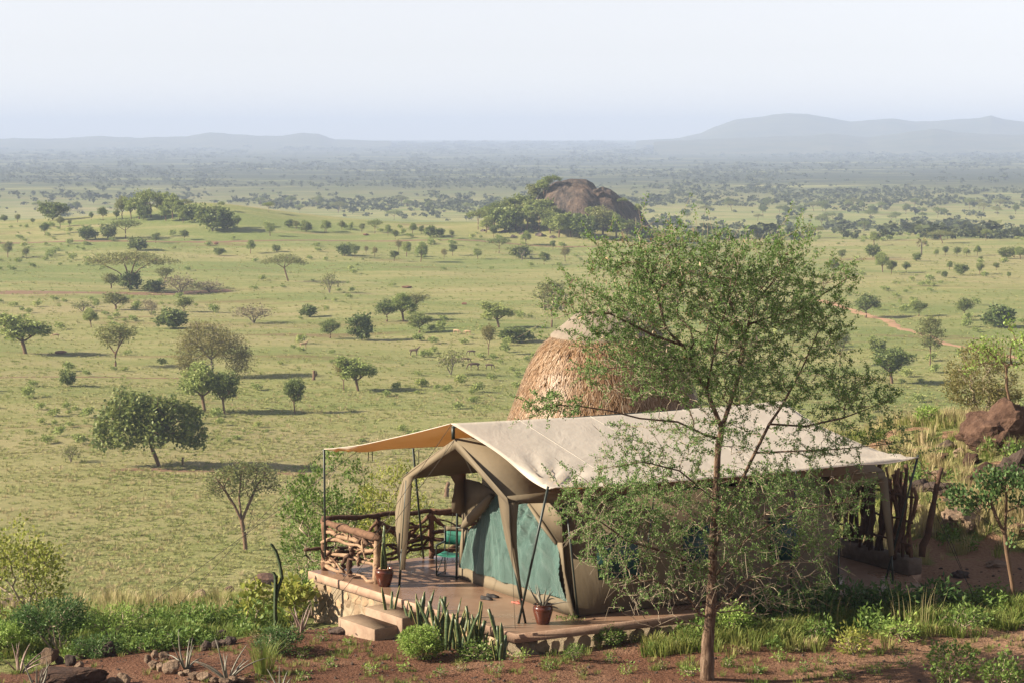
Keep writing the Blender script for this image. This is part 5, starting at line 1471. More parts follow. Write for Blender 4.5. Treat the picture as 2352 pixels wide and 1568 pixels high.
def build_chair():
    p = TL(-0.28, 4.62)
    r = thing('camp_chair', 'folding camp chair with green cloth back on the porch', 'chair', p)
    ax = unit(np.array([1.0, -0.35, 0])); ay = np.array([-ax[1], ax[0], 0])
    W, D = 0.25, 0.24
    c = lambda x, y, z: p + ax * x + ay * y + TZ * z
    for sx in (-1, 1):
        part(r, 'leg', MB().tube([c(sx * W, -D, 0.02), c(sx * W, -D, 0.62), c(sx * W, -D, 0.63)], 0.014, 7), M_POLE, True)
        part(r, 'leg', MB().tube([c(sx * W, D, 0.02), c(sx * W, D, 0.95)], 0.014, 7), M_POLE, True)
        part(r, 'brace', MB().tube([c(sx * W, -D, 0.04), c(sx * W, D, 0.42)], 0.012, 6), M_POLE)
        part(r, 'foot_rail', MB().tube([c(sx * W, -D, 0.02), c(sx * W, D, 0.02)], 0.013, 6), M_POLE)
        part(r, 'armrest', MB().box(c(sx * W, 0, 0.64), (0.05, 0.46, 0.02), np.array([ax, ay, TZ])), M_POLE)
    part(r, 'cross_bar', MB().tube([c(-W, -D, 0.02), c(W, -D, 0.02)], 0.013, 6), M_POLE)
    mg = mat_simple('chair_green', (0.015, 0.11, 0.08), (0.03, 0.17, 0.125), 8, 0.6, 0.3)
    part(r, 'seat', MB().grid(np.array([[c(x * W, y * D, 0.44 - 0.03 * (1 - x * x)) for x in np.linspace(-1, 1, 7)] for y in (-1, 0, 1)])), mg, True, thick=0.008)
    part(r, 'backrest', MB().grid(np.array([[c(x * W, D + 0.03 * (1 - x * x), z) for x in np.linspace(-1, 1, 7)] for z in (0.58, 0.72, 0.86)])), mg, True, thick=0.008)
    part(r, 'backrest_band', MB().grid(np.array([[c(x * W, D + 0.03 * (1 - x * x) - 0.002, z) for x in np.linspace(-1, 1, 7)] for z in (0.86, 0.95)])), M_CANVAS, True, thick=0.01)
build_chair()

def build_shoe(px, py, rz, mat, label, group, open_=True, L=0.27):
    p = GZ(px, py, 0.002)
    r = thing('shoe' if open_ else 'flip_flop', label, 'shoe' if open_ else 'sandal', p, group)
    t = np.linspace(0, 1, 15); c, s = math.cos(rz), math.sin(rz)
    w = np.interp(t, [0, 0.05, 0.25, 0.5, 0.75, 0.93, 1], [0.012, 0.028, 0.036, 0.033, 0.046, 0.03, 0.008])
    R = lambda x, y, z: p + np.array([c * x - s * y, s * x + c * y, z])
    top = 0.022
    sole = [R(L * (a - 0.5), b, 0.0) for a, b in zip(t, w)] + [R(L * (a - 0.5), -b, 0.0) for a, b in zip(t[::-1], w[::-1])]
    n = len(sole); V = np.concatenate([sole, np.array(sole) + [0, 0, top]])
    mb = MB().add(V, [(j, (j + 1) % n, n + (j + 1) % n, n + j) for j in range(n)])
    mb.ng.append(list(range(n, 2 * n))); mb.ng.append(list(range(n))[::-1])
    part(r, 'sole', mb, mat)
    if open_:
        rows = []
        for a, b in zip(t, w):
            h = np.interp(a, [0, 0.1, 0.3, 0.55, 0.7, 0.95, 1], [0.06, 0.085, 0.075, 0.075, 0.06, 0.04, 0.03])
            op = np.interp(a, [0, 0.1, 0.45, 0.55, 1], [0.5, 0.7, 0.7, 0.0, 0.0])
            rows.append([R(L * (a - 0.5), -b, top), R(L * (a - 0.5), -b * 0.95, h * 0.7), R(L * (a - 0.5), -b * op, h), R(L * (a - 0.5), b * op, h - (0.03 if op > 0.2 else 0)), R(L * (a - 0.5), b * 0.95, h * 0.7), R(L * (a - 0.5), b, top)])
        part(r, 'upper', MB().grid(np.array(rows)), mat, True)
    else:
        for sg in (-1, 1):
            part(r, 'strap', MB().tube([R(L * 0.24, 0, top), R(L * 0.12, sg * 0.018, 0.05), R(-L * 0.02, sg * 0.036, top)], 0.006, 5), mat, True)
M_SHOE = mat_simple('shoe_black', (0.012, 0.010, 0.010), (0.030, 0.026, 0.026), 12, 0.6, 0.2)
M_FLIP = mat_simple('rubber_red', (0.36, 0.10, 0.075), (0.46, 0.15, 0.11), 12, 0.6, 0.2)
build_shoe(1118, 1376, -0.5, M_SHOE, 'dark shoe standing on the porch floor before the net', 'pair of dark shoes')
build_shoe(1132, 1371, -0.4, M_SHOE, 'dark shoe standing on the porch floor before the net', 'pair of dark shoes')
build_shoe(1187, 1384, -0.7, M_FLIP, 'red rubber sandal lying on the porch near the corner curtain', 'pair of red sandals', False, 0.25)
build_shoe(1207, 1378, -0.5, M_FLIP, 'red rubber sandal lying on the porch near the corner curtain', 'pair of red sandals', False, 0.25)
# ------------------------------------------------------------------ the acacia before the tent
FD = 36.3
def fx(x, y, dy=0.0): return GY(x, y, FD + dy)
def mat_abark():
    k = NT('acacia_bark')
    v = k.pos(True, (3, 3, 0.6))
    n = k.noise(v, 5.5, 7, 0.75, 0.5)
    col = k.ramp(n, [(0.34, (0.045, 0.024, 0.015)), (0.46, (0.115, 0.074, 0.050)), (0.60, (0.215, 0.152, 0.108)), (0.75, (0.300, 0.228, 0.170))])
    k.bsdf(col, 0.9, 0.15, k.bump(n, 1.0, 0.05))
    return k.m
M_ABARK = mat_abark()
M_ATWIG = mat_simple('acacia_twig', (0.190, 0.150, 0.105), (0.400, 0.330, 0.245), 9, 0.8, 0.3)
M_ALEAF = mat_leaf('acacia_leaf', (0.080, 0.155, 0.038), (0.132, 0.228, 0.062), (0.215, 0.310, 0.105), trans=0.38, objvar=0.0)
M_POD = mat_leaf('acacia_pod', (0.300, 0.210, 0.080), (0.430, 0.340, 0.220), (0.520, 0.430, 0.320), trans=0.25, objvar=0.0)
def build_acacia():
    g = RNG(400)
    bx = GY(1625, 1590, FD); bz = float(hgt(bx[0], FD)) - 0.05
    base = np.array([bx[0], FD, bz])
    F = lambda *p: [fx(*q) for q in p]
    trunk = [base, fx(1624, 1568), fx(1625, 1480), fx(1633, 1400), fx(1636, 1330), fx(1637, 1240), fx(1644, 1148), fx(1649, 1030), fx(1658, 982)]
    lines = [trunk,
        F((1658, 982), (1623, 898, -.2), (1596, 846, -.4), (1568, 793, -.5), (1530, 758, -.6), (1508, 670, -.7), (1482, 613, -.9), (1470, 560, -.9)),
        F((1658, 982), (1693, 876, .2), (1706, 811, .3), (1719, 745, .4), (1741, 688, .5), (1772, 652, .6), (1810, 600, .6)),
        F((1637, 1290), (1650, 1230, .35), (1692, 1126, .6), (1734, 1039, .7), (1767, 973, .8), (1794, 934, .9), (1840, 850, 1.1), (1880, 760, 1.2)),
        F((1632, 1004), (1557, 968, -.6), (1469, 960, -1.0), (1399, 942, -1.2), (1330, 932, -1.4), (1258, 929, -1.5), (1214, 956, -1.6), (1165, 982, -1.7)),
        F((1596, 846, -.4), (1557, 850, -.8), (1460, 841, -1.2), (1390, 845, -1.4), (1330, 862, -1.6)),
        F((1568, 793, -.5), (1500, 770, -.9), (1400, 720, -1.3), (1320, 716, -1.5), (1240, 745, -1.6), (1190, 775, -1.7)),
        F((1767, 973, .8), (1850, 978, .9), (1940, 958, 1.0), (2027, 925, 1.1), (2075, 895, 1.1)),
        F((1734, 1039, .7), (1830, 1035, .7), (1924, 1031, .8), (2048, 1018, .8), (2104, 1043, .8)),
        F((1719, 745, .4), (1800, 720, .8), (1870, 690, 1.0), (1930, 650, 1.0)),
        F((1706, 811, .3), (1680, 700, .8), (1640, 600, 1.0), (1640, 550, 1.0)),
        F((1623, 898, -.2), (1650, 760, -.9), (1690, 650, -1.3), (1700, 570, -1.4)),
        F((1619, 1310), (1540, 1270, -.5), (1439, 1240, -.9), (1378, 1196, -1.0), (1320, 1180, -1.1)),
        F((1637, 1240), (1580, 1180, .5), (1500, 1130, .8), (1400, 1110, .9)),
        F((1644, 1148), (1560, 1080, -.8), (1480, 1060, -1.2), (1380, 1075, -1.3)),
        F((1613, 1420), (1572, 1358, -.3), (1500, 1330, -.6), (1420, 1345, -.7)),
        F((1642, 1400), (1700, 1340, -.6), (1790, 1290, -1.0), (1880, 1290, -1.1)),
        F((1636, 1330), (1720, 1230, -.5), (1830, 1170, -.9), (1960, 1150, -1.0)),
        F((1650, 1230, .35), (1760, 1180, .9), (1880, 1120, 1.2), (1985, 1190, 1.2)),
        F((1610, 1440), (1555, 1416, -.3), (1500, 1440, -.5)), F((1642, 1407), (1700, 1400, .3), (1762, 1425, .4))]
    S = FD / F_PX
    def lobe(x, y, rx, ry, dy=0.0, rd=None):
        c = fx(x, y, dy); return (*c, rx * S, (rd if rd else rx * 0.85) * S if rd is None else rd, ry * S)
    up = [lobe(1600, 740, 200, 150, 0, 1.8), lobe(1440, 680, 120, 100, -.7, 1.1), lobe(1760, 690, 150, 120, .5, 1.3), lobe(1560, 610, 130, 80, -.2, 1.2), lobe(1720, 600, 110, 62, .3, 1.1), lobe(1870, 720, 80, 100, .9, .9),
          lobe(1450, 840, 120, 80, -.8, 1.0), lobe(1640, 860, 190, 90, .2, 1.6), lobe(1850, 880, 150, 90, .9, 1.0), lobe(1390, 590, 50, 50, -.9, .6), lobe(1470, 560, 55, 45, -.8, .6), lobe(1550, 545, 45, 35, 0, .6), lobe(1810, 570, 55, 40, .5, .6), lobe(1300, 690, 60, 45, -1.4, .5), lobe(1270, 930, 80, 35, -1.5, .5), lobe(1980, 900, 90, 60, 1.0, .7), lobe(1380, 760, 70, 60, -1.2, .7), lobe(1920, 640, 45, 50, 1.0, .5)]
    lo = [lobe(1440, 1110, 140, 90, -.3, 1.3), lobe(1560, 1180, 160, 120, 0, 1.6), lobe(1780, 1140, 190, 110, .2, 1.6), lobe(1400, 1230, 110, 80, -.6, 1.0), lobe(1700, 1270, 170, 80, -.2, 1.3), lobe(1870, 1230, 110, 70, .2, 1.0), lobe(1500, 1320, 120, 60, -.5, .9), lobe(1960, 1120, 70, 60, .6, .7), lobe(1560, 1000, 190, 60, -.4, 1.3), lobe(1860, 1010, 160, 50, .8, .9), lobe(2030, 990, 70, 45, 1.0, .5), lobe(1330, 1140, 60, 50, -1.0, .6), lobe(1800, 1350, 120, 40, -.6, .7)]
    bare = [lobe(1500, 1380, 110, 40, -.4, .7), lobe(1760, 1390, 110, 40, 0, .8), lobe(1640, 1330, 140, 60, -.3, 1.0), lobe(1880, 1310, 60, 40, 0, .5)]
    T = np.concatenate([in_lobes(g, 4600, up), in_lobes(g, 2200, lo), in_lobes(g, 260, bare)])
    pos, par, cnt, kids = grow(g, lines, T, 0.14, 0.13, 0.16, 0.03)
    # side twigs stand out from thin branches
    thin = np.where((cnt <= 3) & (par >= 0))[0]
    sel = thin[g.uniform(0, 1, len(thin)) < 0.34]
    d = unit(g.normal(size=(len(sel), 3)) + unit(pos[sel] - pos[par[sel]]) * 0.6) * g.uniform(0.10, 0.34, len(sel))[:, None]
    n0 = len(pos)
    pos = np.concatenate([pos, pos[sel] + d * 0.5, pos[sel] + d]); m = len(sel)
    par = np.concatenate([par, sel, np.arange(n0, n0 + m)]); cnt = np.concatenate([cnt, np.ones(2 * m)])
    # long feathery sprays that stand out of the crown
    cen = fx(1620, 900)
    out = pos - cen; od = np.linalg.norm(out / np.array([3.2, 2.2, 2.6]), axis=1)
    cand = np.where((cnt <= 2) & (od > 0.62) & (pos[:, 2] > fx(0, 1330)[2]))[0]
    sel = g.choice(cand, 520, replace=False)
    for j in sel:
        d = unit(unit(out[j]) + g.normal(size=3) * 0.45 + np.array([0, 0, 0.15])); L = g.uniform(0.25, 0.62); m = int(L / 0.09)
        bend_ = g.normal(size=3) * 0.05; q = pos[j]; pi = j; new = []; npar = []
        for s_ in range(m):
            q = q + d * L / m + bend_ * s_ * 0.03; new.append(q); npar.append(pi); pi = len(pos) + len(new) - 1
        pos = np.concatenate([pos, np.array(new)]); par = np.concatenate([par, npar]); cnt = np.concatenate([cnt, np.ones(m)])
    rad = 0.0031 * cnt ** 0.375
    ntr = 30
    tz = pos[:, 2]; ontrunk = np.zeros(len(pos), bool)
    i = int(np.argmin(np.linalg.norm(pos[:900] - fx(1658, 982), axis=1)))
    tr = []
    while i >= 0: tr.append(i); i = int(par[i])
    for j in tr:
        rad[j] = np.interp(pos[j, 2], [bz, bz + 0.5, fx(1633, 1400)[2], fx(1637, 1240)[2], fx(1658, 982)[2]], [0.135, 0.108, 0.092, 0.066, 0.050]) * (1 + 0.07 * math.sin(j * 2.1) + 0.05 * math.sin(j * 5.3))
    r = thing('acacia_tree', 'thorny acacia with fine green leaves standing before the tent', 'tree', base)
    mt = MB(); big = rad > 0.013
    tk = MB(); tw = MB(); skin(tk, pos, par, np.maximum(rad, 0.0028), (4, 10), 0.0, tw, 0.012)
    part(r, 'trunk', tk, M_ABARK, True)
    part(r, 'twigs', tw, M_ATWIG, True, kind='stuff')
    # leaves sit in little bunches along the thin twigs
    nodes = np.where(cnt <= 3)[0]; nodes = nodes[nodes > 260]
    lowz = fx(1600, 1300)[2]
    pr = np.interp(pos[nodes, 2], [fx(0, 1420)[2], fx(0, 1330)[2], fx(0, 1150)[2], fx(0, 950)[2]], [0.06, 0.34, 0.82, 1.0])
    pr = pr * (0.42 + 0.75 * sstep(0.30, 0.62, vnoise(pos[nodes, 0] + 0.7 * pos[nodes, 1], pos[nodes, 2] + 0.5 * pos[nodes, 1], 0.34, 55)))
    nodes = nodes[g.uniform(0, 1, len(nodes)) < pr]
    P = np.repeat(pos[nodes], 14, 0); Q = np.repeat(pos[np.maximum(par[nodes], 0)], 14, 0)
    t = g.uniform(0, 1, (len(P), 1))
    C = P + (Q - P) * t + g.normal(size=P.shape) * 0.017
    mb = MB().leaves(leafquads(g, C, 0.041, 0.5, 0.5))
    part(r, 'leaves', mb, M_ALEAF, kind='stuff')
    pm = (pos[nodes, 0] < fx(1760, 0)[0]) & (pos[nodes, 2] > fx(0, 830)[2])
    pn = nodes[pm]; pn = pn[g.uniform(0, 1, len(pn)) < 0.07]
    C = np.repeat(pos[pn], 2, 0) + g.normal(size=(2 * len(pn), 3)) * 0.04
    part(r, 'seed_pods', MB().leaves(leafquads(g, C, 0.085, 0.38, -1.2)), M_POD, kind='stuff')
    print('acacia', len(pos), len(nodes))
build_acacia()

# ------------------------------------------------------------------ shrubs and small plants near the camp
M_HERB = {
    'bright': mat_leaf('herb_bright', (0.150, 0.250, 0.045), (0.237, 0.344, 0.075), (0.338, 0.413, 0.125), trans=0.35, objvar=0.1),
    'green': mat_leaf('herb_green', (0.077, 0.144, 0.030), (0.131, 0.206, 0.045), (0.206, 0.269, 0.075), trans=0.35, objvar=0.1),
    'deep': mat_leaf('herb_deep', (0.043, 0.094, 0.027), (0.075, 0.138, 0.040), (0.119, 0.188, 0.060), trans=0.3, objvar=0.1),
    'yellow': mat_leaf('herb_yellow', (0.188, 0.231, 0.045), (0.281, 0.312, 0.069), (0.413, 0.400, 0.112), trans=0.4, objvar=0.1),
    'olive': mat_leaf('herb_olive', (0.138, 0.144, 0.050), (0.200, 0.188, 0.069), (0.269, 0.225, 0.100), trans=0.3, objvar=0.1),
}
def shrub(name, label, x, y, w, h, mat, leaf=0.07, nt=90, nl=1800, seed=1, D=None, cat='bush', group=None, asp=0.5, stems=4, bark=None, zoff=0.0, shell=0.3, low=0.25, clump=0.6, trunk=None, rtip=0.004, lobes=None):
    """x, y is the foot in the picture, w and h its size there"""
    g = RNG(seed)
    p = GH(x, y)[0] if D is None else None
    if D is not None:
        q = GY(x, y, D); p = np.array([q[0], D, float(hgt(q[0], D))])
    S = p[1] / F_PX; W, H = w * S, h * S
    if D is not None: H = max(H, 0.3) + (q[2] - p[2])
    if lobes is None:
        lobes = [(p[0], p[1], p[2] + H * (0.5 + low / 2), W * 0.42, W * 0.36, H * (0.5 - low / 2))]
        for i in range(5):
            a = 1.26 * i + g.uniform(-0.3, 0.3)
            lobes.append((p[0] + W * 0.30 * math.cos(a), p[1] + W * 0.26 * math.sin(a), p[2] + H * (low + 0.25 + g.uniform(0, 0.38) * (1 - low)), W * 0.2, W * 0.2, H * 0.18))
    T = in_lobes(g, nt, lobes, shell)
    T[:, 2] = np.maximum(T[:, 2], p[2] + 0.05 * H)
    lines = trunk or [[p, p + [0, 0, H * 0.08]]] + [[p, p + [W * 0.12 * math.cos(a), W * 0.1 * math.sin(a), H * 0.3]] for a in g.uniform(0, 6.28, stems)]
    pos, par, cnt, kids = grow(g, lines, T, 0.2, max(H, W) * 0.07, 0.2)
    r = thing(name, label, cat, p, group)
    part(r, 'stems', skin(MB(), pos, par, rtip * cnt ** 0.48, (3, 6)), bark or M_ATWIG, True)
    tips = pos[(cnt <= 2) & (pos[:, 2] > p[2] + low * H * 0.5)]
    if not len(tips): tips = pos
    per = max(1, nl // len(tips))
    C = np.repeat(tips, per, 0); C = C + g.normal(size=C.shape) * leaf * clump * 1.4
    C[:, 2] = np.maximum(C[:, 2], p[2] + 0.01)
    out = unit(C - (p + [0, 0, H * 0.35]))
    part(r, 'foliage', MB().leaves(leafquads(g, C, leaf, asp, 0.15, out, 0.8)), M_HERB[mat])
    return r

# behind and beside the terrace
shrub('leafy_shrub', 'tall leafy shrub with tangled branches behind the corner of the log railing', 770, 1210, 260, 185, 'green', 0.085, 300, 5200, 501, D=51.5, shell=0.2, low=0.1, rtip=0.006)
shrub('leafy_shrub', 'bright leafy shrub behind the back rail, under the awning', 905, 1200, 210, 170, 'yellow', 0.08, 240, 4200, 502, D=50.5, shell=0.2, low=0.1, rtip=0.006)
shrub('leafy_shrub', 'low spreading shrub on the slope beyond the log railing', 700, 1200, 130, 90, 'green', 0.075, 130, 2400, 503, D=54, shell=0.2, low=0.1)
shrub('broadleaf_shrub', 'broad leafed pale green shrub with slanting dark stem at the left edge', 45, 1420, 250, 225, 'yellow', 0.085, 220, 3600, 504, D=45.0, low=0.12, asp=0.6, clump=0.9, rtip=0.006)
shrub('feathery_shrub', 'dense dark feathery shrub below the broad leafed pale one', 118, 1490, 190, 115, 'deep', 0.075, 240, 4200, 505, asp=0.32)
shrub('feathery_shrub', 'feathery shrub at the frame edge beside the dense dark one', 8, 1500, 110, 70, 'bright', 0.07, 110, 2000, 506, asp=0.32)
shrub('feathery_shrub', 'lighter airy feathery shrub behind the dark path stones', 262, 1480, 150, 95, 'bright', 0.065, 170, 2300, 507, asp=0.3, shell=0.1)
shrub('feathery_shrub', 'low feathery shrub hugging the dark stones of the path edge', 225, 1505, 130, 45, 'deep', 0.065, 120, 2000, 508, asp=0.3, low=0.05)
shrub('feathery_shrub', 'dark rounded feathery shrub behind the bright grass clump', 640, 1500, 120, 62, 'deep', 0.06, 160, 2800, 509, asp=0.3, low=0.05)
shrub('round_leaf_shrub', 'round leafed yellow green plant behind the cactus', 672, 1400, 95, 78, 'yellow', 0.13, 60, 330, 510, D=43.6, asp=0.9, clump=0.5)
shrub('round_leaf_shrub', 'round leafed plant with a bent dark stem beside the cactus', 585, 1395, 60, 62, 'yellow', 0.12, 40, 190, 511, D=43.4, asp=0.9, clump=0.5)
shrub('leafy_shrub', 'green leafy shrub against the end of the terrace stone wall', 690, 1392, 70, 80, 'green', 0.07, 90, 1400, 512, D=45.2, low=0.1)
shrub('herb', 'tall coarse herb among grass left of the cactus', 470, 1442, 110, 55, 'green', 0.11, 60, 420, 513, cat='plant', asp=0.35)
shrub('herb', 'coarse leafy herb at the foot of the cactus', 560, 1440, 100, 55, 'green', 0.11, 60, 420, 514, cat='plant', asp=0.35)
# before the terrace
shrub('dome_bush', 'bright green domed bush in front of the snake plants', 966, 1512, 118, 76, 'bright', 0.042, 330, 6200, 515, low=0.05, asp=0.55, shell=0.45)
shrub('dome_bush', 'pale green rounded bush beside the pot at the terrace corner', 1306, 1476, 104, 62, 'green', 0.042, 220, 3600, 516, low=0.05, asp=0.4)
shrub('small_bush', 'small green bush under the acacia twigs beside the rounded bush', 1398, 1480, 80, 44, 'green', 0.045, 110, 1500, 517, low=0.05)
shrub('small_bush', 'small grey green bush on red soil below the rounded bush', 1318, 1516, 54, 38, 'green', 0.04, 80, 900, 518, low=0.05, asp=0.35)
shrub('herb', 'patch of low serrated herbs between domed bush and terrace corner', 1105, 1512, 120, 38, 'green', 0.06, 80, 900, 519, cat='plant', low=0.05)
shrub('herb', 'low herb under the corner of the terrace slab', 1212, 1482, 60, 34, 'bright', 0.06, 36, 330, 520, cat='plant', low=0.05)
shrub('leafy_shrub', 'bright feathery bush behind the foot of the acacia trunk', 1690, 1456, 100, 66, 'bright', 0.06, 150, 1900, 521, low=0.05)
for i, (x, y, w, h, lab) in enumerate([(1775, 1428, 110, 66, 'shaded leafy plant along the terrace under the dark net window'), (1862, 1424, 120, 70, 'shaded leafy plant along the terrace by the rear pole'), (1950, 1416, 120, 78, 'dark leafy plant below the rear porch of the tent'),
                                        (2040, 1412, 110, 66, 'dark leafy plant below the stick fence end'), (2150, 1400, 110, 58, 'shaded leafy plant beyond the end of the terrace')]):
    shrub('leafy_plant', lab, x, y, w, h, 'deep', 0.13, 90, 800, 530 + i, cat='plant', asp=0.32, low=0.05)
for i, (x, y, w, h, lab, m) in enumerate([(1880, 1470, 70, 50, 'leafy weed in the sunny grass strip, nearest the acacia trunk', 'green'), (1960, 1500, 80, 66, 'large leaved weed at the edge of the sandy soil', 'yellow'), (2070, 1470, 90, 48, 'bright weed in the sunny grass strip below the stick fence', 'bright'),
                                           (2215, 1450, 120, 62, 'slender weed with yellow stems by the small dark tree', 'green')]):
    shrub('weed', lab, x, y, w, h, m, 0.085, 50, 420, 540 + i, cat='plant', low=0.05, asp=0.4)
shrub('woody_shrub', 'woody shrub with small round leaves on the sandy soil, taller of two', 2185, 1580, 130, 118, 'green', 0.06, 90, 950, 550, low=0.1, asp=0.7, clump=0.5)
shrub('woody_shrub', 'woody shrub with small round leaves on the sandy soil, at the frame corner', 2305, 1590, 130, 100, 'green', 0.06, 90, 950, 551, low=0.1, asp=0.7, clump=0.5)
for i, (x, y, w, h, lab) in enumerate([(1560, 1500, 0, 0, ''), ]): pass
# weeds dotted over the bare soil
g_ = RNG(560)
for i, (x, y) in enumerate([(740, 1470), (800, 1480), (690, 1510), (590, 1470), (760, 1530), (850, 1545), (1010, 1552), (1060, 1540), (1140, 1545), (1200, 1520), (1260, 1535), (1330, 1548), (1400, 1520), (1440, 1545), (1490, 1500), (1520, 1535), (1560, 1490), (1580, 1550), (1672, 1530), (1700, 1500), (1740, 1545), (1790, 1515), (1850, 1540), (1830, 1495), (1900, 1525), (2010, 1545), (2080, 1530), (1450, 1475), (700, 1560), (930, 1540), (1940, 1560)]):
    s = g_.uniform(0.7, 1.4)
    shrub('soil_weed', ('tiny ' if s < 0.9 else 'larger ' if s > 1.2 else 'small ') + ('green', 'bright green', 'dull green', 'olive')[i % 4] + ' weed sprouting from the bare red soil', x, y, 34 * s, 22 * s, ('green', 'bright', 'green', 'olive')[i % 4], 0.05, 16, 130, 600 + i, cat='plant', group='weeds on the bare soil', low=0.05, asp=0.4)
# on the hillside to the right
shrub('hill_bush', 'wide olive thorn bush on the hillside above the boulders', 2255, 948, 190, 165, 'olive', 0.085, 480, 9500, 570, D=62, low=0.05, asp=0.35, rtip=0.005, shell=0.2)
def sapling(label, x, y, D, crown, w, h, mat, seed, leaf, nl, lean):
    q = GY(x, y, D); p = np.array([q[0], D, float(hgt(q[0], D))]); S = D / F_PX
    top = GY(*crown, D)
    mid = (p + top) / 2 + [lean, 0, 0]
    lobes = [(top[0], top[1], top[2], w * S * 0.35, w * S * 0.3, h * S * 0.4), (top[0] - w * S * 0.3, top[1], top[2] + 0.05, w * S * 0.22, w * S * 0.2, h * S * 0.2), (top[0] + w * S * 0.28, top[1], top[2] + h * S * 0.1, w * S * 0.2, w * S * 0.2, h * S * 0.25), (top[0] - w * S * 0.45, top[1] - 0.1, top[2] - h * S * 0.3, w * S * 0.14, w * S * 0.12, h * S * 0.14), (top[0] + w * S * 0.4, top[1], top[2] - h * S * 0.35, w * S * 0.16, w * S * 0.12, h * S * 0.12), (top[0], top[1], top[2] + h * S * 0.45, w * S * 0.14, w * S * 0.12, h * S * 0.2)]
    return shrub('young_tree', label, x, y, w, h, mat, leaf, 110, nl, seed, D=D, cat='tree', lobes=lobes, trunk=[[p, mid, top - [0, 0, h * S * 0.3]]], rtip=0.006, asp=0.55, low=0.0, bark=M_BARK)
sapling('slender sapling with bright green leaves above the boulders', 2330, 960, 59, (2312, 805), 170, 120, 'bright', 571, 0.085, 1000, -0.1)
shrub('leafy_shrub', 'bright green bush low on the crest beside the boulders', 2130, 975, 60, 46, 'bright', 0.07, 70, 900, 572, D=60, low=0.05)
def small_dark_tree():
    D = 41.8
    q = GY(2328, 1392, D); p = np.array([q[0], D, float(hgt(q[0], D))])
    f = lambda x, y, d=0: GY(x, y, D + d)
    S = D / F_PX
    tr = [[p, f(2325, 1340), f(2312, 1265), f(2308, 1225)], [f(2308, 1225), f(2290, 1190), f(2275, 1150, .1), f(2265, 1130, .2)], [f(2312, 1265), f(2330, 1230, -.2), f(2328, 1195, -.2)], [f(2308, 1225), f(2312, 1150, -.1), f(2308, 1100, -.1)]]
    lb = [(*f(2225, 1150), 45 * S, 0.35, 28 * S), (*f(2290, 1105), 55 * S, 0.4, 26 * S), (*f(2200, 1130), 24 * S, 0.25, 16 * S), (*f(2335, 1100), 40 * S, 0.35, 24 * S), (*f(2345, 1150), 24 * S, 0.25, 14 * S), (*f(2270, 1140), 36 * S, 0.35, 18 * S)]
    shrub('small_tree', 'small dark tree with forked bare trunk before the boulders', 2328, 1392, 190, 290, 'deep', 0.085, 150, 1700, 573, D=D, cat='tree', trunk=tr, lobes=lb, low=0.0, asp=0.6, rtip=0.006, bark=M_BARK)
small_dark_tree()

# snake plants along the front of the terrace
def front_of_terrace(px, off):
    a, b = TL(-2.70, 6.40), TL(-1.66, -0.67)
    d = unit(b - a); n = np.array([d[1], -d[0], 0]); n = n if n[0] < 0 else -n
    best = None
    for s in np.linspace(2.0, 7.4, 400):
        q = a + d * s + n * off; q[2] = float(hgt(q[0], q[1]))
        dy = q[1] * CP - (q[2] - CAM_H) * SP
        e = abs(W_PX / 2 + F_PX * q[0] / dy - px)
        if best is None or e < best[0]: best = (e, q)
    return best[1]
def z6(a, b): return ((1250 + a * 0.5102) * W_PX / 4096, (2200 + b * 0.5102) * W_PX / 4096)
for i, (a, b, n, H) in enumerate([(622, 700, 7, 0.92), (742, 655, 3, 0.68), (838, 650, 5, 0.98), (885, 655, 5, 0.92), (980, 660, 6, 0.96), (1052, 720, 5, 0.92), (1112, 705, 7, 0.90), (1172, 705, 5, 0.92), (1240, 700, 6, 0.88), (1305, 705, 7, 0.94), (1462, 750, 10, 0.90)]):
    p = front_of_terrace(z6(a, b)[0], 0.22 + 0.10 * (i % 3))
    last = i == 10
    snake(p, n, H, 700 + i, 'thick clump of striped snake plant below the terrace corner' if last else ('short snake plant with three leaves before the steps' if i == 1 else 'tall striped snake plant in the row along the terrace'), None if last or i == 1 else 'snake plants along the terrace', 0.10)
# aloes
for i, (x, y, n, L, m, lab) in enumerate([(45, 1545, 10, 0.62, M_ALOER, 'reddish aloe with long arching leaves beside the leaning stone'), (135, 1500, 7, 0.6, M_ALOER, 'brown tinged aloe behind the leaning stone'), (428, 1535, 8, 0.72, M_ALOE, 'upright grey aloe behind the round path stones'), (522, 1560, 10, 0.78, M_ALOE, 'large grey aloe with curling outer leaves beside the bright grass clump'),
                                           (85, 1585, 7, 0.62, M_ALOE, 'grey aloe in front of the flat rock'), (712, 1418, 8, 0.66, M_ALOER, 'spindly aloe at the foot of the terrace wall'), (645, 1585, 6, 0.5, M_ALOE, 'small grey aloe at the edge of the red soil'), (310, 1440, 6, 0.42, M_ALOER, 'thin reddish aloe in the grass behind the path'), (690, 1452, 7, 0.6, M_ALOER, 'sprawling reddish aloe before the terrace wall')]):
    p = GH(x, y)[0]
    aloe(p, n, L, 720 + i, lab, m, (0.7, 1.5))
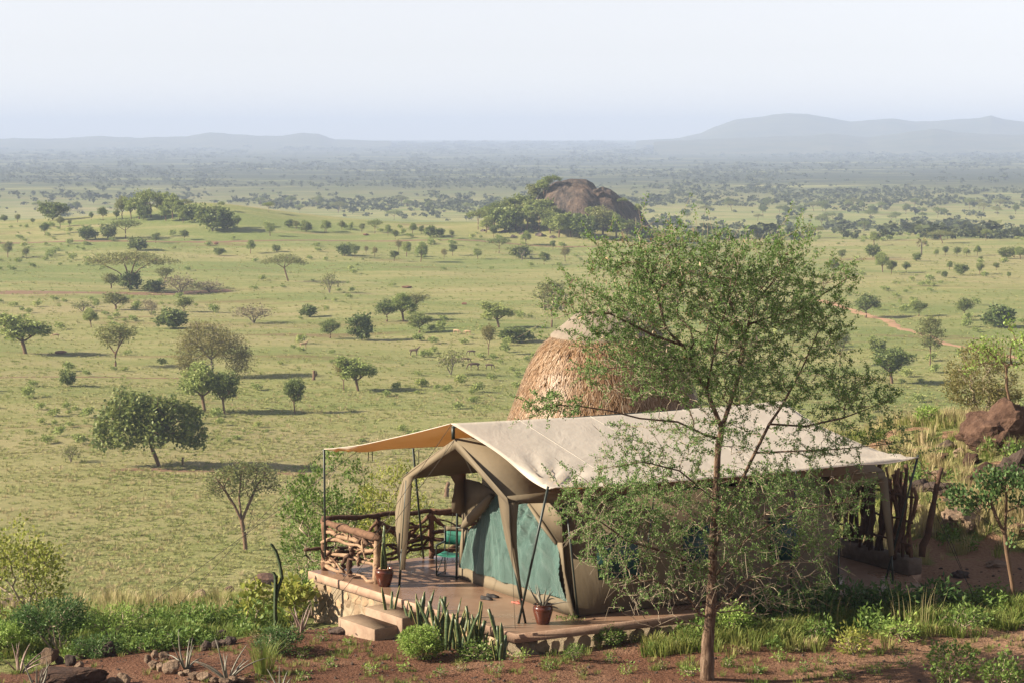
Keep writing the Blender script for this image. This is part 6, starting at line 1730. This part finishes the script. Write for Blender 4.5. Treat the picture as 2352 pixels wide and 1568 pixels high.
# cactus
def build_cactus():
    D = 43.0
    f = lambda x, y: GY(x, y, D)
    q = f(633, 1420); p = np.array([q[0], D, float(hgt(q[0], D))])
    k = mat_simple('cactus_green', (0.020, 0.034, 0.016), (0.048, 0.068, 0.030), 9, 0.6, 0.4)
    r = thing('candelabra_cactus', 'tall dark ribbed cactus with kinked stem beside terrace', 'cactus', p)
    def stem(pts, w):
        pts = np.array(pts); n = len(pts); P = np.stack([np.interp(np.linspace(0, n - 1, 26), np.arange(n), pts[:, i]) for i in range(3)], -1)
        a = np.arange(8) * math.pi / 4
        rr = np.where(np.arange(8) % 2, 0.45, 1.0) * w
        k2 = 1 + 0.12 * np.sin(np.arange(26) * 2.2)
        G = P[:, None, :] + np.stack([np.cos(a) * rr, np.sin(a) * rr, 0 * a], -1)[None] * k2[:, None, None]
        mb = MB().grid(G, True); mb.ng.append([mb.n - 8 + i for i in range(8)])
        part(r, 'stem', mb, k)
    stem([p - [0, 0, .05], f(632, 1400), f(633, 1345), f(634, 1320)], 0.040)
    stem([f(633, 1375), f(641, 1345), f(648, 1325), f(642, 1290), f(634, 1265), f(622, 1247)], 0.034)
    stem([f(633, 1330), f(631, 1318), f(627, 1312)], 0.03)
build_cactus()
# bright grass clump and dry clumps
def clump(label, x, y, H, R, n, mat, seed, w=0.006, bendy=0.55):
    p = GH(x, y)[0]
    return tag(obj('grass_clump', blades(RNG(seed), n, H, R, w, bendy).mesh('grass_clump'), mat, None, p), label, 'grass')
clump('tall bright green grass clump beside the large grey aloe', 607, 1545, 0.75, 0.30, 150, M_GREEN, 1, 0.006, 0.6)
clump('straw coloured grass clump beside the rough rock on the hilltop edge', 500, 1395, 0.62, 0.5, 120, M_DRY, 2, 0.006, 0.7)
clump('dry brown grass stub before the foot of the sunny grass strip', 1862, 1488, 0.26, 0.22, 110, M_DRY, 3, 0.005, 0.4)
clump('tall thin grass with seed heads in the sunny strip', 2105, 1440, 0.95, 0.9, 26, M_DRY, 4, 0.004, 0.25)
clump('thin tall grass stems by the tent corner of the shaded strip', 1900, 1440, 0.8, 0.8, 22, M_DRY, 5, 0.004, 0.25)

# ------------------------------------------------------------------ stones
def mat_rock(name, stops, sc=3.0):
    k = NT(name)
    g = k.pos(True); oi = k.n('ShaderNodeObjectInfo')
    f = k.math('ADD', k.math('MULTIPLY', k.noise(g, sc, 7, 0.7), 0.75), k.math('MULTIPLY', oi.outputs['Random'], 0.25))
    nrm = k.bump(k.noise(g, sc * 3, 9, 0.8), 1.0, 0.12)
    k.bsdf(k.ramp(f, stops), 0.85, 0.25, nrm)
    return k.m
M_RTAN = mat_rock('stone_tan', [(0.3, (0.130, 0.085, 0.058)), (0.55, (0.285, 0.200, 0.140)), (0.75, (0.400, 0.305, 0.220))])
M_RDARK = mat_rock('stone_dark', [(0.3, (0.050, 0.036, 0.031)), (0.55, (0.105, 0.075, 0.062)), (0.78, (0.180, 0.125, 0.098))])
M_RRED = mat_rock('stone_red', [(0.3, (0.046, 0.026, 0.018)), (0.5, (0.105, 0.058, 0.040)), (0.66, (0.200, 0.118, 0.080)), (0.80, (0.31, 0.21, 0.155))], 3.2)
def stone(x, y, w, h, mat, label, seed, group=None, name='stone', D=None, sub=3, deep=0.8, rz=0.0, tilt=0.0, cat='stone'):
    """x, y: middle of its foot in the picture; w, h: its size there"""
    if D is None: p = GH(x, y)[0]
    else:
        q = GY(x, y, D); p = np.array([q[0], D, q[2]])
    S = p[1] / F_PX
    me = rock_mesh(RNG(seed), (w * S / 2 * 1.08, w * S / 2 * deep, h * S / 2 * 1.15), sub, 0.22, 1.3)
    o = obj(name, me, mat, None, p + [0, 0, h * S * 0.40])
    o.rotation_euler = (0, tilt, rz)
    return tag(o, label, cat, group)
def zb(a, b): return (0.2686 * a, 1320.7 + 0.2686 * b)
g_ = RNG(800)
stone(*zb(425, 770), 40, 54, M_RTAN, 'tall leaning tan stone standing beside the flat rock', 801, tilt=0.35, deep=0.6)
stone(*zb(610, 930), 170, 46, M_RRED, 'broad flat rock with layered surface beside the red path', 802, name='flat_rock', sub=4, deep=0.9)
stone(*zb(1055, 925), 32, 26, M_RTAN, 'pale tan stone on the red path, apart from the others', 803)
stone(*zb(1435, 605), 32, 32, M_RDARK, 'tallest dark stone in the row closing the path', 804)
stone(*zb(1470, 835), 40, 34, M_RTAN, 'largest rounded stone in the heap beside the upright aloe', 805)
stone(*zb(680, 795), 20, 20, M_RTAN, 'small pale upright stone behind the flat rock', 806)
for i, (a, b, w, h) in enumerate([(600, 770, 26, 28), (505, 755, 22, 20), (690, 715, 28, 18), (800, 690, 46, 26), (935, 690, 32, 36), (1000, 655, 22, 16), (1235, 630, 30, 24), (1300, 615, 20, 22), (1350, 625, 18, 18), (1530, 595, 22, 22), (1590, 590, 20, 16), (1665, 580, 24, 18), (1895, 540, 28, 24), (1965, 590, 32, 22), (1850, 620, 24, 20), (1760, 640, 26, 26), (1900, 600, 20, 16)]):
    stone(*zb(a, b), w, h, M_RDARK, 'dark stone edging the planted side of the red path', 810 + i, 'dark stones edging the path')
for i, (a, b, w, h) in enumerate([(1262, 750, 18, 24), (1322, 710, 17, 20), (1310, 800, 28, 22), (1400, 720, 24, 22), (1378, 815, 22, 22), (1550, 860, 16, 12), (1655, 890, 26, 22), (1750, 895, 38, 20), (1835, 920, 24, 16), (1600, 850, 20, 14), (1985, 920, 28, 18), (2065, 912, 26, 16), (960, 925, 24, 16), (1920, 935, 30, 18), (750, 815, 14, 10)]):
    stone(*zb(a, b), w, h, M_RTAN, 'rounded tan stone in the border of the aloe bed', 840 + i, 'tan stones of the aloe bed')
for i, (x, y, w, h, m, lab) in enumerate([(463, 1385, 46, 34, M_RTAN, 'rough angular rock standing in grass on the hilltop edge'), (283, 1395, 36, 18, M_RRED, 'low reddish rock half sunk in dry grass'), (526, 1362, 30, 20, M_RRED, 'reddish rock behind the straw coloured grass clump'), (612, 1340, 62, 26, M_RRED, 'broad brown rock behind the cactus'), (40, 1412, 66, 46, M_RDARK, 'dark rock under the broad leafed pale shrub'),
                                            (350, 1398, 40, 12, M_RRED, 'flat sunken rock in the hilltop grass'), (775, 1455, 40, 18, M_RDARK, 'dark stone below the terrace wall beside the steps'), (830, 1462, 30, 16, M_RDARK, 'dark stone at the foot of the lower step')]):
    stone(x, y, w, h, m, lab, 870 + i)
for i, (x, y, w, h, m, lab, D) in enumerate([(2292, 1055, 150, 100, M_RRED, 'huge reddish brown boulder with flat cracked faces on the crest', 54), (2350, 1130, 100, 90, M_RDARK, 'dark boulder half cut by the frame below the huge one', 50), (2212, 1208, 84, 52, M_RTAN, 'orange tan boulder behind the small dark tree', 47.5), (2358, 1010, 60, 46, M_RRED, 'reddish boulder behind the huge one', 58),
                                               (2165, 1120, 70, 30, M_RDARK, 'grey ledge rock on the slope behind the stick fence', 50), (2120, 1105, 50, 26, M_RDARK, 'dark ledge rock nearest the stick fence poles', 50.5), (2180, 1010, 46, 24, M_RDARK, 'dark rock in dry grass left of the huge boulder', 56), (2290, 1268, 56, 14, M_RTAN, 'flat pale rock by the trunk of the small dark tree', 45), (2205, 1290, 40, 14, M_RDARK, 'dark clod of earth on the slope path', 44.3), (2110, 1150, 40, 18, M_RTAN, 'tan rock on the slope behind the fence', 49), (2340, 1225, 50, 26, M_RRED, 'reddish rock beside the small dark tree', 47), (2148, 1085, 46, 24, M_RTAN, 'pale cracked rock above the ledge rocks', 52), (2240, 1120, 60, 26, M_RRED, 'brown rock on the slope below the huge boulder', 50.5), (2190, 1160, 44, 20, M_RDARK, 'dark rock under the grey ledge on the slope', 48.8), (2260, 1180, 40, 18, M_RRED, 'small brown rock behind the crown of the dark tree', 48), (2140, 1180, 36, 16, M_RTAN, 'small tan rock at the foot of the slope by the fence', 47.5), (2320, 1060, 40, 30, M_RDARK, 'dark rock wedged against the huge boulder', 53), (2230, 1070, 44, 26, M_RRED, 'rust brown rock leaning on the left of the huge boulder', 53), (2270, 1085, 56, 30, M_RRED, 'rust brown rock under the front of the huge boulder', 52), (2205, 1050, 34, 18, M_RTAN, 'pale stone in grass left of the rust brown rock', 54), (2300, 1155, 60, 34, M_RRED, 'rust brown rock above the crown of the dark tree', 49.5), (2160, 1055, 40, 22, M_RRED, 'brown rock at the crest above the fence', 54)]):
    q = GY(x, y, D); gz = float(hgt(q[0], D))
    S = D / F_PX
    me = rock_mesh(RNG(890 + i), (w * S / 2 * 1.15, w * S / 2 * 0.9, h * S / 2 * 1.3), 4 if w > 80 else 3, 0.42, 1.7)
    o = obj('boulder' if w > 80 else 'rock', me, m, None, (q[0], D, gz + h * S * 0.33))
    tag(o, lab, 'boulder' if w > 80 else 'rock')

# leafy ground cover of the hilltop, too thick to count
def sc_cover():
    rr = RNG(940)
    q = leafquads(rr, in_lobes(rr, 110, [(0, 0, 0.10, 0.22, 0.22, 0.12), (0.1, 0.05, 0.2, 0.10, 0.1, 0.12), (-0.1, 0.0, 0.17, 0.1, 0.1, 0.1)]), 0.075, 0.42, 0.5)
    p = GH(395, 1432)[0]
    pr = tag(obj('leafy_herb', MB().leaves(q).mesh('leafy_herb'), M_HERB['green'], None, p), 'low leafy herb in the grass behind the path stones', 'plant')
    n = 1300
    x = np.concatenate([rr.uniform(-11, -3.4, n), rr.uniform(3.0, 11, n // 4), rr.uniform(9, 15, n // 7)]); y = np.concatenate([rr.uniform(39.0, 47, n), np.zeros(n // 4), rr.uniform(46, 58, n // 7)])
    y[n:n + n // 4] = np.interp(x[n:n + n // 4], [2, 10], [39.1, 41.0]) + rr.normal(size=n // 4) * 0.6
    lim = np.interp(x, [-12, -6, -4.5, -3.6], [39.6, 40.4, 42.2, 43.2])
    f = vnoise(x, y, 0.8, 44)
    ok = (rr.uniform(0, 1, len(x)) < 0.06 + 0.7 * sstep(0.5, 0.8, f)) & ~((x > -4.9) & (x < 0) & (y > 42.4)) & ((x > 0) | (y > lim - 0.4)) & ((x < 0) | (x > 8.8) | (y < np.interp(x, [0, 1.3, 8.6], [37.9, 38.3, 42.0])))
    P = np.stack([x, y, hgt(x, y)], -1)[ok]; k = len(P)
    s = rr.uniform(0.35, 1.5, k); rot = np.zeros((k, 3)); rot[:, 2] = rr.uniform(0, 6.28, k)
    scatter('ground_cover', pr, P, np.stack([s, s, s * rr.uniform(0.7, 1.3, k)], -1), rot, 'leafy green ground cover of the hilltop')
sc_cover()

# pebbles and clods on the bare soil
def sc_pebbles():
    rr = RNG(950)
    p = GH(1005, 1535)[0]
    pr = tag(obj('pebble', rock_mesh(RNG(5), (0.05, 0.045, 0.032), 1, 0.25, 1.2), M_RDARK, None, p), 'small dark pebble on the red soil below the domed bush', 'pebble')
    n = 2600
    x = rr.uniform(-10, 11, n); y = rr.uniform(35.8, 45, n)
    P = np.stack([x, y, hgt(x, y)], -1)[soilmask(x, y) > 0.4]; k = len(P)
    s = 0.25 + 0.9 * rr.uniform(0, 1, k) ** 3
    scatter('gravel', pr, P, np.stack([s, s, s], -1), rr.uniform(0, 6.28, (k, 3)), 'loose pebbles and clods strewn over the red soil')
sc_pebbles()

# ------------------------------------------------------------------ far small things: mounds, stumps, grazing animals
M_MOUND = mat_simple('termite_earth', (0.130, 0.065, 0.042), (0.215, 0.120, 0.080), 2, 0.95, 0.6)
for i, (x, y, w, h, lab) in enumerate([(935, 662, 24, 6, 'dark red termite mound in open grass'), (140, 812, 28, 8, 'low red termite mound beside the spreading left tree'), (1067, 700, 14, 6, 'small reddish mound in the middle grass'), (497, 562, 12, 7, 'pointed little mound beside the thin earth track'), (840, 541, 14, 5, 'small mound on the ridge near the yellow umbrella tree')]):
    stone(x, y, w, h, M_MOUND, lab, 960 + i, name='termite_mound', sub=2, cat='mound')
for i, (x, y, h, lab) in enumerate([(1026, 1140, 34, 'upright dark stump seen through the porch'), (419, 1066, 16, 'short dark stump beside the big dense tree'), (719, 872, 22, 'broken forked stump in the grass by the thin twisted tree')]):
    p = GH(x, y)[0]; S = p[1] / F_PX; H = h * S
    pts, rd = crook(RNG(970 + i), p - [0, 0, .1], p + [0.1 * H, 0, H], 0.17 * H, 0.05)
    mb = MB().tube(pts, rd, 8)
    if i == 2: mb.tube([p + [0.1 * H, 0, 0.3 * H], p + [0.4 * H, 0, 0.6 * H], p + [0.35 * H, 0, H * 0.95]], [0.12 * H, 0.1 * H, 0.06 * H], 6)
    solo('tree_stump', mb, M_BARK, lab, 'stump', p, smooth=True)
def antelope(x, y, L, face, label, group, seed, pale=False):
    p = GH(x, y)[0]; g = RNG(seed)
    k = 1.15 * L; s = face
    V = []; E = []; R = []
    def jn(q, r, par=None):
        V.append(tuple(q)); R.append(r)
        if par is not None: E.append((par, len(V) - 1))
        return len(V) - 1
    X = lambda a, b, c: (s * a * k, b * k, c * k)
    hip = jn(X(-0.42, 0, 0.72), 0.14 * k); bel = jn(X(-0.05, 0, 0.68), 0.15 * k, hip); ch = jn(X(0.32, 0, 0.70), 0.15 * k, bel)
    graze = g.uniform() < 0.6
    nk = jn(X(0.58, 0, 0.66 if graze else 0.98), 0.075 * k, ch); hd = jn(X(0.74, 0, 0.32 if graze else 1.16), 0.06 * k, nk); jn(X(0.86 if not graze else 0.84, 0, 0.16 if graze else 1.08), 0.03 * k, hd)
    tl = jn(X(-0.56, 0, 0.70), 0.035 * k, hip); jn(X(-0.60, 0, 0.46), 0.015 * k, tl)
    for sy in (-1, 1):
        a = jn(X(0.32, sy * 0.09, 0.48), 0.055 * k, ch); b = jn(X(0.33, sy * 0.09, 0.25), 0.03 * k, a); jn(X(0.33, sy * 0.09, 0.0), 0.022 * k, b)
        a = jn(X(-0.36, sy * 0.09, 0.50), 0.075 * k, hip); b = jn(X(-0.46, sy * 0.09, 0.27), 0.032 * k, a); jn(X(-0.42, sy * 0.09, 0.0), 0.022 * k, b)
    me = bpy.data.meshes.new('body'); me.from_pydata(V, E, [])
    o = obj('antelope', me, mat_simple('hide_pale' if pale else 'hide', *(((0.33, 0.22, 0.13), (0.42, 0.30, 0.19)) if pale else ((0.060, 0.040, 0.030), (0.110, 0.075, 0.055))), 4, 0.8, 0.2), None, p)
    o.rotation_euler = (0, 0, g.uniform(-0.5, 0.5))
    sk = o.modifiers.new('skin', 'SKIN'); lay = me.skin_vertices[0]
    for i, q in enumerate(R): lay.data[i].radius = (q, q)
    lay.data[0].use_root = True
    o.modifiers.new('sub', 'SUBSURF').levels = 1; o.modifiers['sub'].render_levels = 1
    tag(o, label, 'antelope', group)
for i, (x, y, L, f, pale) in enumerate([(951, 816, 1.2, 1, False), (1089, 850, 1.35, -1, False), (1124, 848, 1.0, 1, False), (1070, 834, 1.0, 1, False), (1083, 816, 1.0, -1, False), (1048, 768, 1.0, 1, True), (1074, 770, 1.0, -1, True), (697, 800, 1.1, 1, True), (128, 778, 1.0, -1, True)]):
    antelope(x, y, L, f, 'small dark antelope grazing in the open grass' if not pale else 'small pale tan antelope standing in the grass', 'dark antelopes grazing' if not pale else 'pale antelopes', 980 + i, pale)
build_haze()
